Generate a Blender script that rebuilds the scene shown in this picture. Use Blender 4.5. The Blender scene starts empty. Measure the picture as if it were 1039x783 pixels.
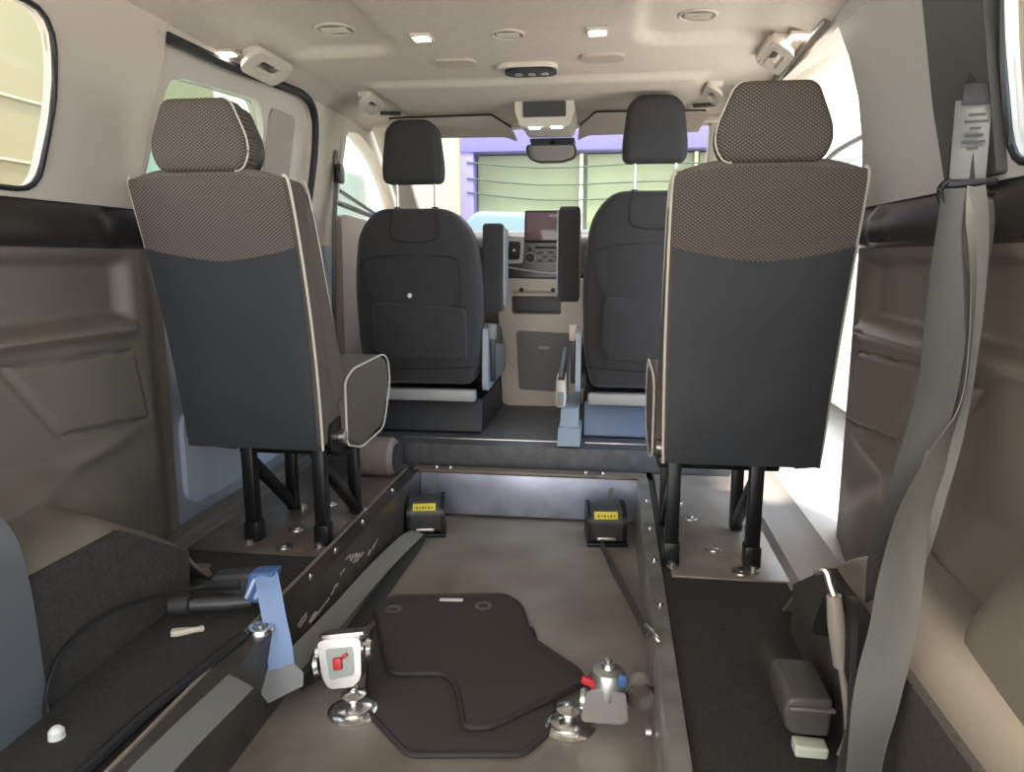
import bpy, bmesh, math, random
from mathutils import Vector, Matrix, noise
from mathutils.geometry import tessellate_polygon
random.seed(7)
C = bpy.context.scene.collection
PI = math.pi
SC = bpy.context.scene

# ---------------------------------------------------------------- camera, world, light, exposure
cam = bpy.data.cameras.new('camera')
cam.sensor_width = 36.0
cam.lens = 750.0 / 1039.0 * 36.0
cam.clip_start = 0.02
camo = bpy.data.objects.new('camera', cam); C.objects.link(camo)
camo.location = (0.28, 0.0, 0.75)
camo.rotation_euler = (math.radians(90 - 9.8), 0, math.radians(7.7))
SC.camera = camo
SC.view_settings.view_transform = 'Standard'
SC.view_settings.look = 'None'
SC.view_settings.gamma = 1.0
SC.view_settings.use_curve_mapping = False
SC.view_settings.exposure = 2.45

w = bpy.data.worlds.new('world'); SC.world = w; w.use_nodes = True
nt = w.node_tree; nt.nodes.clear()
wo = nt.nodes.new('ShaderNodeOutputWorld'); bg = nt.nodes.new('ShaderNodeBackground')
tc = nt.nodes.new('ShaderNodeTexCoord'); sp = nt.nodes.new('ShaderNodeSeparateXYZ')
cr = nt.nodes.new('ShaderNodeValToRGB'); crx = nt.nodes.new('ShaderNodeValToRGB'); mxr = nt.nodes.new('ShaderNodeMix'); mxr.data_type = 'RGBA'
nt.links.new(tc.outputs['Generated'], sp.inputs[0]); nt.links.new(sp.outputs['Z'], cr.inputs[0])
cr.color_ramp.elements[0].position = 0.0; cr.color_ramp.elements[0].color = (0.98, 0.93, 0.84, 1)
cr.color_ramp.elements[1].position = 0.7; cr.color_ramp.elements[1].color = (0.80, 0.86, 0.98, 1)
crx.color_ramp.elements[0].position = .25; crx.color_ramp.elements[0].color = (0, 0, 0, 1)
crx.color_ramp.elements[1].position = .85; crx.color_ramp.elements[1].color = (1, 1, 1, 1)
nt.links.new(sp.outputs['X'], crx.inputs[0]); nt.links.new(crx.outputs[0], mxr.inputs[0]); nt.links.new(cr.outputs[0], mxr.inputs[6])
mxr.inputs[7].default_value = (.42, .68, .95, 1)      # bluer sky towards the open right side
nt.links.new(mxr.outputs[2], bg.inputs['Color']); bg.inputs['Strength'].default_value = 1.0
nt.links.new(bg.outputs[0], wo.inputs[0])
sun = bpy.data.lights.new('sun', 'SUN'); sun.energy = 2.2; sun.angle = math.radians(6); sun.color = (1.0, .93, .82)
so = bpy.data.objects.new('sun', sun); C.objects.link(so)
so.rotation_euler = (math.radians(20), math.radians(9), 0)

# ---------------------------------------------------------------- materials
MATS = {}
def mat(name, col, rough=0.6, metal=0.0, noise_amt=0.0, noise_scale=20.0, bump=0.0, bump_scale=200.0, emit=None, spec=0.5, trans=0.0, sheen=0.0):
    if name in MATS: return MATS[name]
    m = bpy.data.materials.new(name); m.use_nodes = True
    n = m.node_tree; b = n.nodes['Principled BSDF']
    b.inputs['Base Color'].default_value = (*col, 1); b.inputs['Roughness'].default_value = rough
    b.inputs['Metallic'].default_value = metal; b.inputs['Specular IOR Level'].default_value = spec
    b.inputs['Transmission Weight'].default_value = trans
    b.inputs['Sheen Weight'].default_value = sheen
    if emit:
        b.inputs['Emission Color'].default_value = (*emit[0], 1); b.inputs['Emission Strength'].default_value = emit[1]
    t = n.nodes.new('ShaderNodeTexCoord')
    if noise_amt:
        nz = n.nodes.new('ShaderNodeTexNoise'); nz.inputs['Scale'].default_value = noise_scale; nz.inputs['Detail'].default_value = 6
        n.links.new(t.outputs['Object'], nz.inputs['Vector'])
        r = n.nodes.new('ShaderNodeValToRGB')
        r.color_ramp.elements[0].position = .3; r.color_ramp.elements[1].position = .7
        r.color_ramp.elements[0].color = (*[c * (1 - noise_amt) for c in col], 1)
        r.color_ramp.elements[1].color = (*[min(1, c * (1 + noise_amt)) for c in col], 1)
        n.links.new(nz.outputs['Fac'], r.inputs[0]); n.links.new(r.outputs[0], b.inputs['Base Color'])
    if bump:
        nb = n.nodes.new('ShaderNodeTexNoise'); nb.inputs['Scale'].default_value = bump_scale; nb.inputs['Detail'].default_value = 3
        n.links.new(t.outputs['Object'], nb.inputs['Vector'])
        bp = n.nodes.new('ShaderNodeBump'); bp.inputs['Strength'].default_value = bump; bp.inputs['Distance'].default_value = 0.002
        n.links.new(nb.outputs['Fac'], bp.inputs['Height']); n.links.new(bp.outputs[0], b.inputs['Normal'])
    MATS[name] = m; return m

CREAM = mat('cream_headliner', (.62, .54, .45), .85, noise_amt=.04, noise_scale=60, bump=.3, bump_scale=500)
CREAM2 = mat('cream_plastic', (.60, .53, .45), .5, bump=.1)
PALE = mat('pale_frame', (.62, .57, .50), .45)
TAUPE = mat('taupe_plastic', (.165, .14, .112), .48, noise_amt=.05, noise_scale=8, bump=.15, bump_scale=600)
DKPLAS = mat('dark_plastic', (.045, .042, .042), .42, bump=.1, bump_scale=400)
BLACK = mat('black_rubber', (.012, .012, .013), .55)
BLKMET = mat('black_painted_steel', (.007, .007, .008), .36, spec=.35)
CARPET = mat('dark_carpet', (.034, .030, .027), .95, noise_amt=.35, noise_scale=150, bump=1.0, bump_scale=700)
CARPET2 = mat('arch_carpet', (.050, .042, .036), .95, noise_amt=.25, noise_scale=120, bump=.8, bump_scale=700)
STEPMAT = mat('front_floor_vinyl', (.075, .07, .072), .5, noise_amt=.25, noise_scale=25, bump=.3)
VINYL = mat('charcoal_vinyl', (.030, .033, .038), .42, noise_amt=.10, noise_scale=5, bump=.25, bump_scale=500)
FRONTF = mat('front_seat_fabric', (.031, .028, .029), .85, noise_amt=.2, noise_scale=300, bump=.6, bump_scale=700, sheen=.2)
PIPE = mat('ivory_piping', (.62, .56, .48), .5)
GREYP = mat('grey_plastic', (.20, .20, .20), .45)
BLUEGREY = mat('pale_grey_plastic', (.29, .32, .37), .4)
CHROME = mat('bright_zinc', (.75, .73, .70), .22, metal=1.0)
STEEL = mat('brushed_steel', (.55, .52, .50), .35, metal=1.0, noise_amt=.2, noise_scale=30)
STRAPL = mat('pale_strap', (.20, .19, .165), .45, bump=.5, bump_scale=900)
WEB = mat('grey_webbing', (.034, .034, .031), .6, bump=.6, bump_scale=900)
WEBL = mat('light_grey_webbing', (.085, .082, .070), .5, bump=.5, bump_scale=900)
RED = mat('red_plastic', (.55, .02, .03), .4)
YEL = mat('yellow_label', (.75, .62, .06), .5)
BLUEW = mat('blue_webbing', (.20, .29, .47), .55, bump=.5, bump_scale=900)
WHITE = mat('white_plastic', (.8, .78, .72), .5)
MATM = mat('mat_pile', (.058, .046, .040), .95, noise_amt=.35, noise_scale=400, bump=1.0, bump_scale=900)
MATE = mat('mat_edging', (.030, .026, .025), .7)
LAMP = mat('lamp_lens', (.9, .9, .9), .3, emit=((1, .95, .88), 6.0))
CONS = mat('console_grey', (.15, .14, .14), .45)

def node_mat(name):
    m = bpy.data.materials.new(name); m.use_nodes = True
    return m, m.node_tree, m.node_tree.nodes['Principled BSDF']
# woven seat cloth: rows of small pale dots on brown grey
WOVEN, n, b = node_mat('woven_dotted_cloth')
t = n.nodes.new('ShaderNodeTexCoord'); mp = n.nodes.new('ShaderNodeMapping'); mp.inputs['Scale'].default_value = (640, 0, 900)
s3 = n.nodes.new('ShaderNodeSeparateXYZ')
n.links.new(t.outputs['Object'], mp.inputs[0]); n.links.new(mp.outputs[0], s3.inputs[0])
def mth(op, a, b_=None):
    q = n.nodes.new('ShaderNodeMath'); q.operation = op
    for i, v in enumerate((a, b_)):
        if v is None: continue
        if isinstance(v, (int, float)): q.inputs[i].default_value = v
        else: n.links.new(v, q.inputs[i])
    return q.outputs[0]
prod = mth('MULTIPLY', mth('SINE', s3.outputs['X']), mth('SINE', s3.outputs['Z']))
r = n.nodes.new('ShaderNodeValToRGB'); r.color_ramp.elements[0].position = .15; r.color_ramp.elements[1].position = .55
r.color_ramp.elements[0].color = (.062, .050, .043, 1); r.color_ramp.elements[1].color = (.19, .155, .13, 1)
n.links.new(prod, r.inputs[0]); n.links.new(r.outputs[0], b.inputs['Base Color']); b.inputs['Roughness'].default_value = .85
# channel floor: worn brown lino with a faint sheen
CHAN, n, b = node_mat('worn_channel_floor')
t = n.nodes.new('ShaderNodeTexCoord'); nz = n.nodes.new('ShaderNodeTexNoise'); nz.inputs['Scale'].default_value = 4; nz.inputs['Detail'].default_value = 8
r = n.nodes.new('ShaderNodeValToRGB'); r.color_ramp.elements[0].position = .3; r.color_ramp.elements[1].position = .72
r.color_ramp.elements[0].color = (.13, .098, .070, 1); r.color_ramp.elements[1].color = (.29, .26, .215, 1)
n.links.new(t.outputs['Object'], nz.inputs[0]); n.links.new(nz.outputs['Fac'], r.inputs[0]); n.links.new(r.outputs[0], b.inputs['Base Color'])
rr = n.nodes.new('ShaderNodeMapRange'); rr.inputs['To Min'].default_value = .26; rr.inputs['To Max'].default_value = .55
n.links.new(nz.outputs['Fac'], rr.inputs[0]); n.links.new(rr.outputs[0], b.inputs['Roughness'])
PLATE = mat('bare_floor_plate', (.12, .095, .078), .28, noise_amt=.4, noise_scale=9, bump=.15, bump_scale=80)
PLATER = mat('pale_floor_plate', (.24, .205, .18), .3, noise_amt=.3, noise_scale=7, bump=.15, bump_scale=80)
RAILM = mat('scuffed_dark_rail', (.05, .043, .036), .35, noise_amt=.4, noise_scale=14)
RAILG = mat('grey_green_rail', (.26, .25, .22), .35, metal=.4, noise_amt=.3, noise_scale=14)
ENDM = mat('bare_metal_end_plate', (.36, .38, .47), .38, metal=.5, noise_amt=.25, noise_scale=10)
# clear glass, lightly tinted
def glass(name, tint):
    m = bpy.data.materials.new(name); m.use_nodes = True; n = m.node_tree; n.nodes.clear()
    o = n.nodes.new('ShaderNodeOutputMaterial'); tr = n.nodes.new('ShaderNodeBsdfTransparent'); gl = n.nodes.new('ShaderNodeBsdfGlossy')
    mx = n.nodes.new('ShaderNodeMixShader'); lw = n.nodes.new('ShaderNodeLayerWeight'); fr = n.nodes.new('ShaderNodeMapRange'); fr.inputs['From Min'].default_value = .5; fr.inputs['To Min'].default_value = .02; fr.inputs['To Max'].default_value = .25; n.links.new(lw.outputs['Facing'], fr.inputs[0])
    tr.inputs[0].default_value = (*tint, 1); gl.inputs['Roughness'].default_value = .02
    n.links.new(fr.outputs[0], mx.inputs[0]); n.links.new(tr.outputs[0], mx.inputs[1]); n.links.new(gl.outputs[0], mx.inputs[2]); n.links.new(mx.outputs[0], o.inputs[0])
    return m
GLASS = glass('window_glass', (.96, .965, .95)); TINT = glass('tinted_glass', (.75, .82, .78))

# ---------------------------------------------------------------- helpers
def finish(bm, sharp=.6):
    bmesh.ops.recalc_face_normals(bm, faces=bm.faces[:])
    for f in bm.faces: f.smooth = True
    for e in bm.edges:
        if len(e.link_faces) == 2 and e.calc_face_angle(0) > sharp: e.smooth = False
def obj(name, bm, m, parent=None, sharp=.6):
    finish(bm, sharp)
    me = bpy.data.meshes.new(name); bm.to_mesh(me); bm.free()
    me.materials.append(m)
    o = bpy.data.objects.new(name, me); C.objects.link(o)
    if parent is not None:
        o.parent = parent
        if parent.type == 'EMPTY' or parent.location.length > 0: o.matrix_parent_inverse = parent_world(parent).inverted()
    return o
def parent_world(p):
    mtx = p.matrix_basis.copy(); q = p
    while q.parent is not None:
        mtx = q.parent.matrix_basis @ q.matrix_parent_inverse @ mtx; q = q.parent
    return mtx
def empty(name, loc, label, cat, group=None):
    o = bpy.data.objects.new(name, None); C.objects.link(o); o.location = loc; o.empty_display_size = .05
    return tag(o, label, cat, group)
def tag(o, label, cat, group=None, kind=None):
    o['label'] = label; o['category'] = cat
    if group: o['group'] = group
    if kind: o['kind'] = kind
    return o
def struct(o): o['kind'] = 'structure'; return o
def copy_tree(o, parent=None):
    c = o.copy(); C.objects.link(c)
    if parent is not None: c.parent = parent
    for ch in [k for k in SC.objects if k.parent == o]: copy_tree(ch, c)
    return c
def B(): return bmesh.new()
def box(bm, c, s, rot=None, bev=0.0, seg=2):
    t = bmesh.new(); bmesh.ops.create_cube(t, size=1.0)
    bmesh.ops.scale(t, vec=s, verts=t.verts[:])
    if bev: bmesh.ops.bevel(t, geom=t.edges[:], offset=min(bev, min(s) * .49), segments=seg, profile=.5, affect='EDGES')
    mtx = Matrix.Translation(c)
    if rot: mtx = mtx @ Matrix.Rotation(rot[2], 4, 'Z') @ Matrix.Rotation(rot[1], 4, 'Y') @ Matrix.Rotation(rot[0], 4, 'X')
    bmesh.ops.transform(t, matrix=mtx, verts=t.verts[:]); merge(bm, t); return bm
def merge(bm, t):
    vs = [bm.verts.new(v.co) for v in t.verts]; t.verts.index_update()
    for f in t.faces:
        try: bm.faces.new([vs[v.index] for v in f.verts])
        except ValueError: pass
    t.free()
def lathe(bm, prof, c=(0, 0, 0), axis='Z', seg=24):
    if isinstance(axis, str): axis = {'Z': Matrix.Identity(4), 'X': Matrix.Rotation(PI / 2, 4, 'Y'), 'Y': Matrix.Rotation(-PI / 2, 4, 'X')}[axis]
    mtx = Matrix.Translation(c) @ axis
    rings = []
    for r_, z in prof:
        if r_ < 1e-6: rings.append([bm.verts.new(mtx @ Vector((0, 0, z)))])
        else: rings.append([bm.verts.new(mtx @ Vector((r_ * math.cos(2 * PI * i / seg), r_ * math.sin(2 * PI * i / seg), z))) for i in range(seg)])
    for a, b_ in zip(rings, rings[1:]):
        for i in range(seg):
            j = (i + 1) % seg
            if len(a) == 1 and len(b_) == 1: continue
            if len(a) == 1: bm.faces.new([a[0], b_[i], b_[j]])
            elif len(b_) == 1: bm.faces.new([a[i], a[j], b_[0]])
            else: bm.faces.new([a[i], a[j], b_[j], b_[i]])
    return bm
def smooth_path(pts, n=6, closed=False):
    P = [Vector(p) for p in pts]; out = []; N = len(P)
    rng = range(N) if closed else range(N - 1)
    for i in rng:
        if closed: a, b_, c, d = P[i - 1], P[i], P[(i + 1) % N], P[(i + 2) % N]
        else: a, b_, c, d = P[max(i - 1, 0)], P[i], P[i + 1], P[min(i + 2, N - 1)]
        for k in range(n):
            t = k / n
            out.append(.5 * ((2 * b_) + (c - a) * t + (2 * a - 5 * b_ + 4 * c - d) * t * t + (3 * b_ - a - 3 * c + d) * t ** 3))
    if not closed: out.append(P[-1])
    return out
def tube(bm, pts, r, seg=8, closed=False):
    P = [Vector(p) for p in pts]; N = len(P); rings = []; up = Vector((0.01, .02, 1))
    for i, p in enumerate(P):
        d = (P[(i + 1) % N] - P[i - 1]) if closed else (P[min(i + 1, N - 1)] - P[max(i - 1, 0)])
        d.normalize(); s = d.cross(up)
        if s.length < .1: s = d.cross(Vector((1, .02, 0)))
        s.normalize(); u = s.cross(d); rr_ = r[i] if isinstance(r, (list, tuple)) else r
        rings.append([bm.verts.new(p + (s * math.cos(2 * PI * k / seg) + u * math.sin(2 * PI * k / seg)) * rr_) for k in range(seg)])
    for i in range(N if closed else N - 1):
        a, b_ = rings[i], rings[(i + 1) % N]
        for k in range(seg): bm.faces.new([a[k], a[(k + 1) % seg], b_[(k + 1) % seg], b_[k]])
    if not closed: bm.faces.new(rings[0]); bm.faces.new(rings[-1][::-1])
    return bm
def bar(bm, a, b_, w_, h_, up=(0, 0, 1), bev=.0):
    """rectangular bar from a to b"""
    a, b_ = Vector(a), Vector(b_); d = b_ - a; L = d.length; d.normalize(); u = Vector(up); s = d.cross(u)
    if s.length < .05: s = d.cross(Vector((1, 0, 0)))
    s.normalize(); u = s.cross(d)
    t = bmesh.new(); bmesh.ops.create_cube(t, size=1); bmesh.ops.scale(t, vec=(w_, L, h_), verts=t.verts[:])
    if bev: bmesh.ops.bevel(t, geom=t.edges[:], offset=bev, segments=2, profile=.5, affect='EDGES')
    m = Matrix(((s.x, d.x, u.x, 0), (s.y, d.y, u.y, 0), (s.z, d.z, u.z, 0), (0, 0, 0, 1)))
    bmesh.ops.transform(t, matrix=Matrix.Translation((a + b_) / 2) @ m, verts=t.verts[:]); merge(bm, t); return bm
def ribbon(bm, pts, wd, width, th=.0014, n=6):
    """flat webbing swept along pts; wd = width direction per control point"""
    P = smooth_path(pts, n); W = smooth_path(wd, n); rings = []
    wid = width if isinstance(width, (list, tuple)) else [width] * len(pts)
    WW = [v.x for v in smooth_path([(q, 0, 0) for q in wid], n)]
    for i, p in enumerate(P):
        d = (P[min(i + 1, len(P) - 1)] - P[max(i - 1, 0)]).normalized(); s = W[i].normalized(); s = (s - d * s.dot(d)).normalized(); u = s.cross(d)
        h = WW[i] / 2
        rings.append([bm.verts.new(p + s * a * h + u * b_ * th * (1 if abs(a) < .95 else .4)) for a, b_ in ((-1, -1), (-.5, -1), (.5, -1), (1, -1), (1, 1), (.5, 1), (-.5, 1), (-1, 1))])
    for a, b_ in zip(rings, rings[1:]):
        for k in range(8): bm.faces.new([a[k], a[(k + 1) % 8], b_[(k + 1) % 8], b_[k]])
    bm.faces.new(rings[0]); bm.faces.new(rings[-1][::-1]); return bm
def plate(bm, outer, holes, f, t0, t1):
    """polygon with holes in (a,b), both faces and rims; f(a,b,t) -> point"""
    loops = [[Vector((a, b_, 0)) for a, b_ in L] for L in [outer] + list(holes)]
    flat = [v for L in loops for v in L]; tris = tessellate_polygon(loops)
    v0 = [bm.verts.new(f(v.x, v.y, t0)) for v in flat]; v1 = [bm.verts.new(f(v.x, v.y, t1)) for v in flat]
    for tr in tris:
        for vs in (v0, v1):
            try: bm.faces.new([vs[i] for i in tr])
            except ValueError: pass
    k = 0
    for L in loops:
        N = len(L)
        for i in range(N):
            j = (i + 1) % N; bm.faces.new([v0[k + i], v0[k + j], v1[k + j], v1[k + i]])
        k += N
    return bm
def rrect(a0, b0, a1, b1, r_, n=5):
    out = []
    for cx, cy, s in ((a1 - r_, b1 - r_, 0), (a0 + r_, b1 - r_, 1), (a0 + r_, b0 + r_, 2), (a1 - r_, b0 + r_, 3)):
        for k in range(n + 1):
            q = PI / 2 * (s + k / n); out.append((cx + r_ * math.cos(q), cy + r_ * math.sin(q)))
    return out
def roundpoly(pts, r_, n=4):
    out = []; N = len(pts)
    for i in range(N):
        p, a, b_ = Vector(pts[i]), Vector(pts[i - 1]), Vector(pts[(i + 1) % N])
        rr_ = r_[i] if isinstance(r_, (list, tuple)) else r_
        da, db = (a - p), (b_ - p); q = min(rr_, da.length * .45, db.length * .45)
        s, e = p + da.normalized() * q, p + db.normalized() * q
        for k in range(n + 1):
            t = k / n; out.append(tuple(s * (1 - t) ** 2 + p * 2 * t * (1 - t) + e * t * t))
    return out
def puff(bm, outline, f, th, r_=.02, dome=.0, steps=4, resample=0):
    """cushion: outline in (u,v), thickness 0..th along w, rounded rims, slightly domed faces; f(u,v,w)->point"""
    P = [Vector((a, b_)) for a, b_ in outline]; N = len(P)
    ar = sum(P[i - 1].x * P[i].y - P[i].x * P[i - 1].y for i in range(N)); sg = 1 if ar > 0 else -1
    nrm = []
    for i in range(N):
        d = (P[(i + 1) % N] - P[i - 1]).normalized(); nrm.append(Vector((d.y, -d.x)) * sg)
    cen = sum(P, Vector((0, 0))) / N
    rings = []
    def ring(ins, w_, sc=1.0):
        rings.append([bm.verts.new(f(*(cen + ((P[i] - nrm[i] * ins) - cen) * sc), w_)) for i in range(N)])
    for sc, dd in ((.15, 1), (.45, .8), (.75, .45)): ring(r_, -dome * dd, sc)
    for k in range(steps + 1):
        q = PI / 2 * k / steps; ring(r_ * (1 - math.sin(q)), r_ * (1 - math.cos(q)))
    for k in range(steps + 1):
        q = PI / 2 * (1 - k / steps); ring(r_ * (1 - math.sin(q)), th - r_ * (1 - math.cos(q)))
    for sc, dd in ((.75, .45), (.45, .8), (.15, 1)): ring(r_, th + dome * dd, sc)
    for a, b_ in zip(rings, rings[1:]):
        for i in range(N): bm.faces.new([a[i], a[(i + 1) % N], b_[(i + 1) % N], b_[i]])
    bm.faces.new(rings[0]); bm.faces.new(rings[-1][::-1]); return bm
def sst(a, b_, x):
    t = max(0, min(1, (x - a) / (b_ - a))); return t * t * (3 - 2 * t)
def X(z): return .86 if z < .8 else .86 - .09 * (z - .8) / .5      # inner face of the body side at height z
def side_f(s, off=0.0):
    return lambda y, z, t: (s * (X(z) + t + off), y, z)

# ---------------------------------------------------------------- the shell of the van
# main floor beside the lowered channel
bm = B(); box(bm, (-.66, 1.15, -.06), (.46, 2.9, .12)); struct(obj('floor', bm, CARPET))
bm = B(); box(bm, (.65, 1.15, -.06), (.475, 2.9, .12)); struct(obj('floor', bm, CARPET))
bm = B(); box(bm, (0, 2.545, -.06), (.86, .11, .12)); struct(obj('floor', bm, CARPET2))
bm = B(); box(bm, (0, 1.1, -.19), (.86, 3.0, .06)); struct(obj('floor', bm, CHAN))         # lowered wheelchair channel
bm = B(); box(bm, (0, 3.28, 0), (1.74, 1.4, .16), bev=.012); struct(obj('floor', bm, STEPMAT))    # raised front floor
# strips on the step edge
bm = B(); box(bm, (-.19, 2.66, .081), (.62, .012, .006), bev=.002); struct(obj('trim_1', bm, STEEL))
bm = B(); box(bm, (.36, 2.66, .081), (.34, .012, .006), bev=.002); struct(obj('trim_2', bm, STEEL))
# thin strip coloured lighter as light caught on the left rail's flange top
bm = B(); box(bm, (-.434, 1.13, .008), (.007, 2.7, .016), bev=.002); struct(obj('trim_37', bm, mat('flange_highlight', (.30, .25, .20), .35, metal=.3)))
# channel side rails and end plate
def chan_rail(name, s, m, w_):
    bm = B()
    prof = [(.374 if s > 0 else .385, -.16), (.414 if s > 0 else .43, -.16), (.414 if s > 0 else .43, .004), (.412 if s > 0 else .43, .012), (.385 if s < 0 else .380, .012), (.376 if s > 0 else .385, .004)]
    ring0 = [bm.verts.new((s * a, -.2, b_)) for a, b_ in prof]; ring1 = [bm.verts.new((s * a, 2.47, b_)) for a, b_ in prof]
    for i in range(len(prof)): bm.faces.new([ring0[i], ring0[(i + 1) % 6], ring1[(i + 1) % 6], ring1[i]])
    bm.faces.new(ring0); bm.faces.new(ring1)
    return struct(obj(name, bm, m))
chan_rail('trim_3', -1, RAILM, .03); chan_rail('trim_4', 1, RAILG, .04)
bm = B(); box(bm, (0, 2.485, -.075), (.77, .02, .15), bev=.003); struct(obj('trim_5', bm, ENDM))
bm = B(); box(bm, (0, 2.50, .006), (.82, .055, .012), bev=.003); struct(obj('trim_6', bm, mat('brown_lip', (.16, .12, .095), .35, noise_amt=.2)))
# bare floor plates under the rear seats
bm = B(); box(bm, (-.625, 2.12, .003), (.36, .85, .006), bev=.002); struct(obj('trim_7', bm, PLATE))
bm = B(); box(bm, (.585, 2.12, .003), (.30, .85, .006), bev=.002); struct(obj('trim_8', bm, PLATER))
# door sills
for k, s in ((9, -1), (10, 1)):
    bm = B()
    prof = [(.70 if s > 0 else .79, .0), (.72 if s > 0 else .80, .022), (.79 if s > 0 else .83, .03), (.82, .052), (.89, .052), (.93, .03), (.94, -.2), (.70 if s > 0 else .79, -.2)]
    if s < 0: prof = [(.80, 0), (.81, .014), (.825, .014), (.835, .006), (.845, .02), (.89, .02), (.90, -.2), (.80, -.2)]
    r0 = [bm.verts.new((s * a, 1.66, b_)) for a, b_ in prof]; r1 = [bm.verts.new((s * a, 2.66, b_)) for a, b_ in prof]
    for i in range(8): bm.faces.new([r0[i], r0[(i + 1) % 8], r1[(i + 1) % 8], r1[i]])
    bm.faces.new(r0); bm.faces.new(r1); struct(obj('trim_%d' % k, bm, mat('sill_plastic', (.16, .14, .125), .4) if s < 0 else mat('sill_grey', (.30, .27, .25), .5)))

# headliner as a moulded surface with a lower flat centre field
def ceil_z(x, y):
    ax = abs(x)
    z = 1.325 - .05 * sst(.66, .84, ax) ** 1.3
    qx, qy, rc = ax - .315, 2.20 - y, .11
    d = min(qx, qy) if max(qx, qy) > rc and min(qx, qy) > rc else (rc - math.hypot(max(rc - qx, 0), max(rc - qy, 0)))
    z += .024 * sst(0, .04, d) * (1 - sst(.58, .70, ax))
    z -= .016 * sst(2.50, 2.525, y) * (1 - sst(.52, .58, ax)) 
    z -= .012 * sst(2.9, 3.2, y)
    return z
bm = B(); nx, ny = 120, 200; g = []
for j in range(ny + 1):
    y = -.15 + 3.35 * j / ny; g.append([bm.verts.new((-.84 + 1.68 * i / nx, y, ceil_z(-.84 + 1.68 * i / nx, y))) for i in range(nx + 1)])
for j in range(ny):
    for i in range(nx): bm.faces.new([g[j][i], g[j][i + 1], g[j + 1][i + 1], g[j + 1][i]])
top = [bm.verts.new((x_, y_, 1.42)) for x_, y_ in ((-.84, -.15), (.84, -.15), (.84, 3.2), (-.84, 3.2))]
bm.faces.new(top); bm.faces.new([top[0], top[1]] + [g[0][i] for i in range(nx, -1, -1)]); bm.faces.new([top[3], top[2]] + [g[ny][i] for i in range(nx, -1, -1)])
bm.faces.new([top[0], top[3]] + [g[j][0] for j in range(ny, -1, -1)]); bm.faces.new([top[1], top[2]] + [g[j][nx] for j in range(ny, -1, -1)])
struct(obj('ceiling', bm, CREAM))

# unseen raised tailgate, added to cut steep sky light at the rear opening
bm = B(); box(bm, (0, -.72, 1.52), (1.5, 1.1, .06), rot=(math.radians(-6), 0, 0), bev=.02); struct(obj('door_5', bm, CREAM2))
# lower side panels with moulded relief
POLY = [(1.24, .545), (1.63, .53), (1.665, .36), (1.37, .385)]
def sdf(poly, y, z):
    d = 1e9; ins = False; N = len(poly)
    for i in range(N):
        a, b_ = poly[i - 1], poly[i]; ex, ey = b_[0] - a[0], b_[1] - a[1]
        t = max(0, min(1, ((y - a[0]) * ex + (z - a[1]) * ey) / (ex * ex + ey * ey)))
        d = min(d, math.hypot(y - a[0] - ex * t, z - a[1] - ey * t))
        if (a[1] > z) != (b_[1] > z) and y < (b_[0] - a[0]) * (z - a[1]) / (b_[1] - a[1]) + a[0]: ins = not ins
    return -d if ins else d
def relief(y, z, s):
    y0 = 0 if s < 0 else .2
    y = y - y0 if y > 1.3 else y
    d = 0
    rec = sst(.0, .045, 1.655 - y) * sst(.60, .625, z) * (1 - sst(.73, .76, z)); d -= .034 * rec
    d += .024 * math.exp(-((z - (.585 + .008 * (1.6 - y))) / .014) ** 2) * sst(0, .04, 1.655 - y)
    q = sdf(POLY, y, z); d += .007 * (1 - sst(-.006, .004, q)) - .009 * math.exp(-((q - .003) / .005) ** 2)
    d += .05 * sst(.36, .27, z + .10 * sst(1.2, 1.6, y)) * sst(1.72, 1.35, y)
    d += .012 * math.exp(-((z - .30 - .12 * (y - 1.3)) / .02) ** 2) * sst(1.7, 1.5, y)
    d -= .02 * sst(1.68, 1.76, y)
    return d
for s, yf in ((-1, 1.79), (1, 1.935)):
    bm = B(); ny, nz_ = 190, 120; g = []; g2 = []
    for j in range(ny + 1):
        y = .1 + (yf - .1) * j / ny
        g.append([bm.verts.new((s * (.86 - relief(y, .8 * k / nz_ - .02, s)), y, .8 * k / nz_ - .02)) for k in range(nz_ + 1)])
        g2.append([bm.verts.new((s * .93, y, -.02)), bm.verts.new((s * .93, y, .78))])
    for j in range(ny):
        for k in range(nz_): bm.faces.new([g[j][k], g[j][k + 1], g[j + 1][k + 1], g[j + 1][k]])
        bm.faces.new([g2[j][0], g2[j + 1][0], g2[j + 1][1], g2[j][1]])
        bm.faces.new([g[j][0], g[j + 1][0], g2[j + 1][0], g2[j][0]]); bm.faces.new([g[j][-1], g[j + 1][-1], g2[j + 1][1], g2[j][1]])
    for j in (0, ny): bm.faces.new(g[j] + [g2[j][1], g2[j][0]])
    struct(obj('wall_left' if s < 0 else 'wall_right', bm, TAUPE, sharp=1.2))

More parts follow.
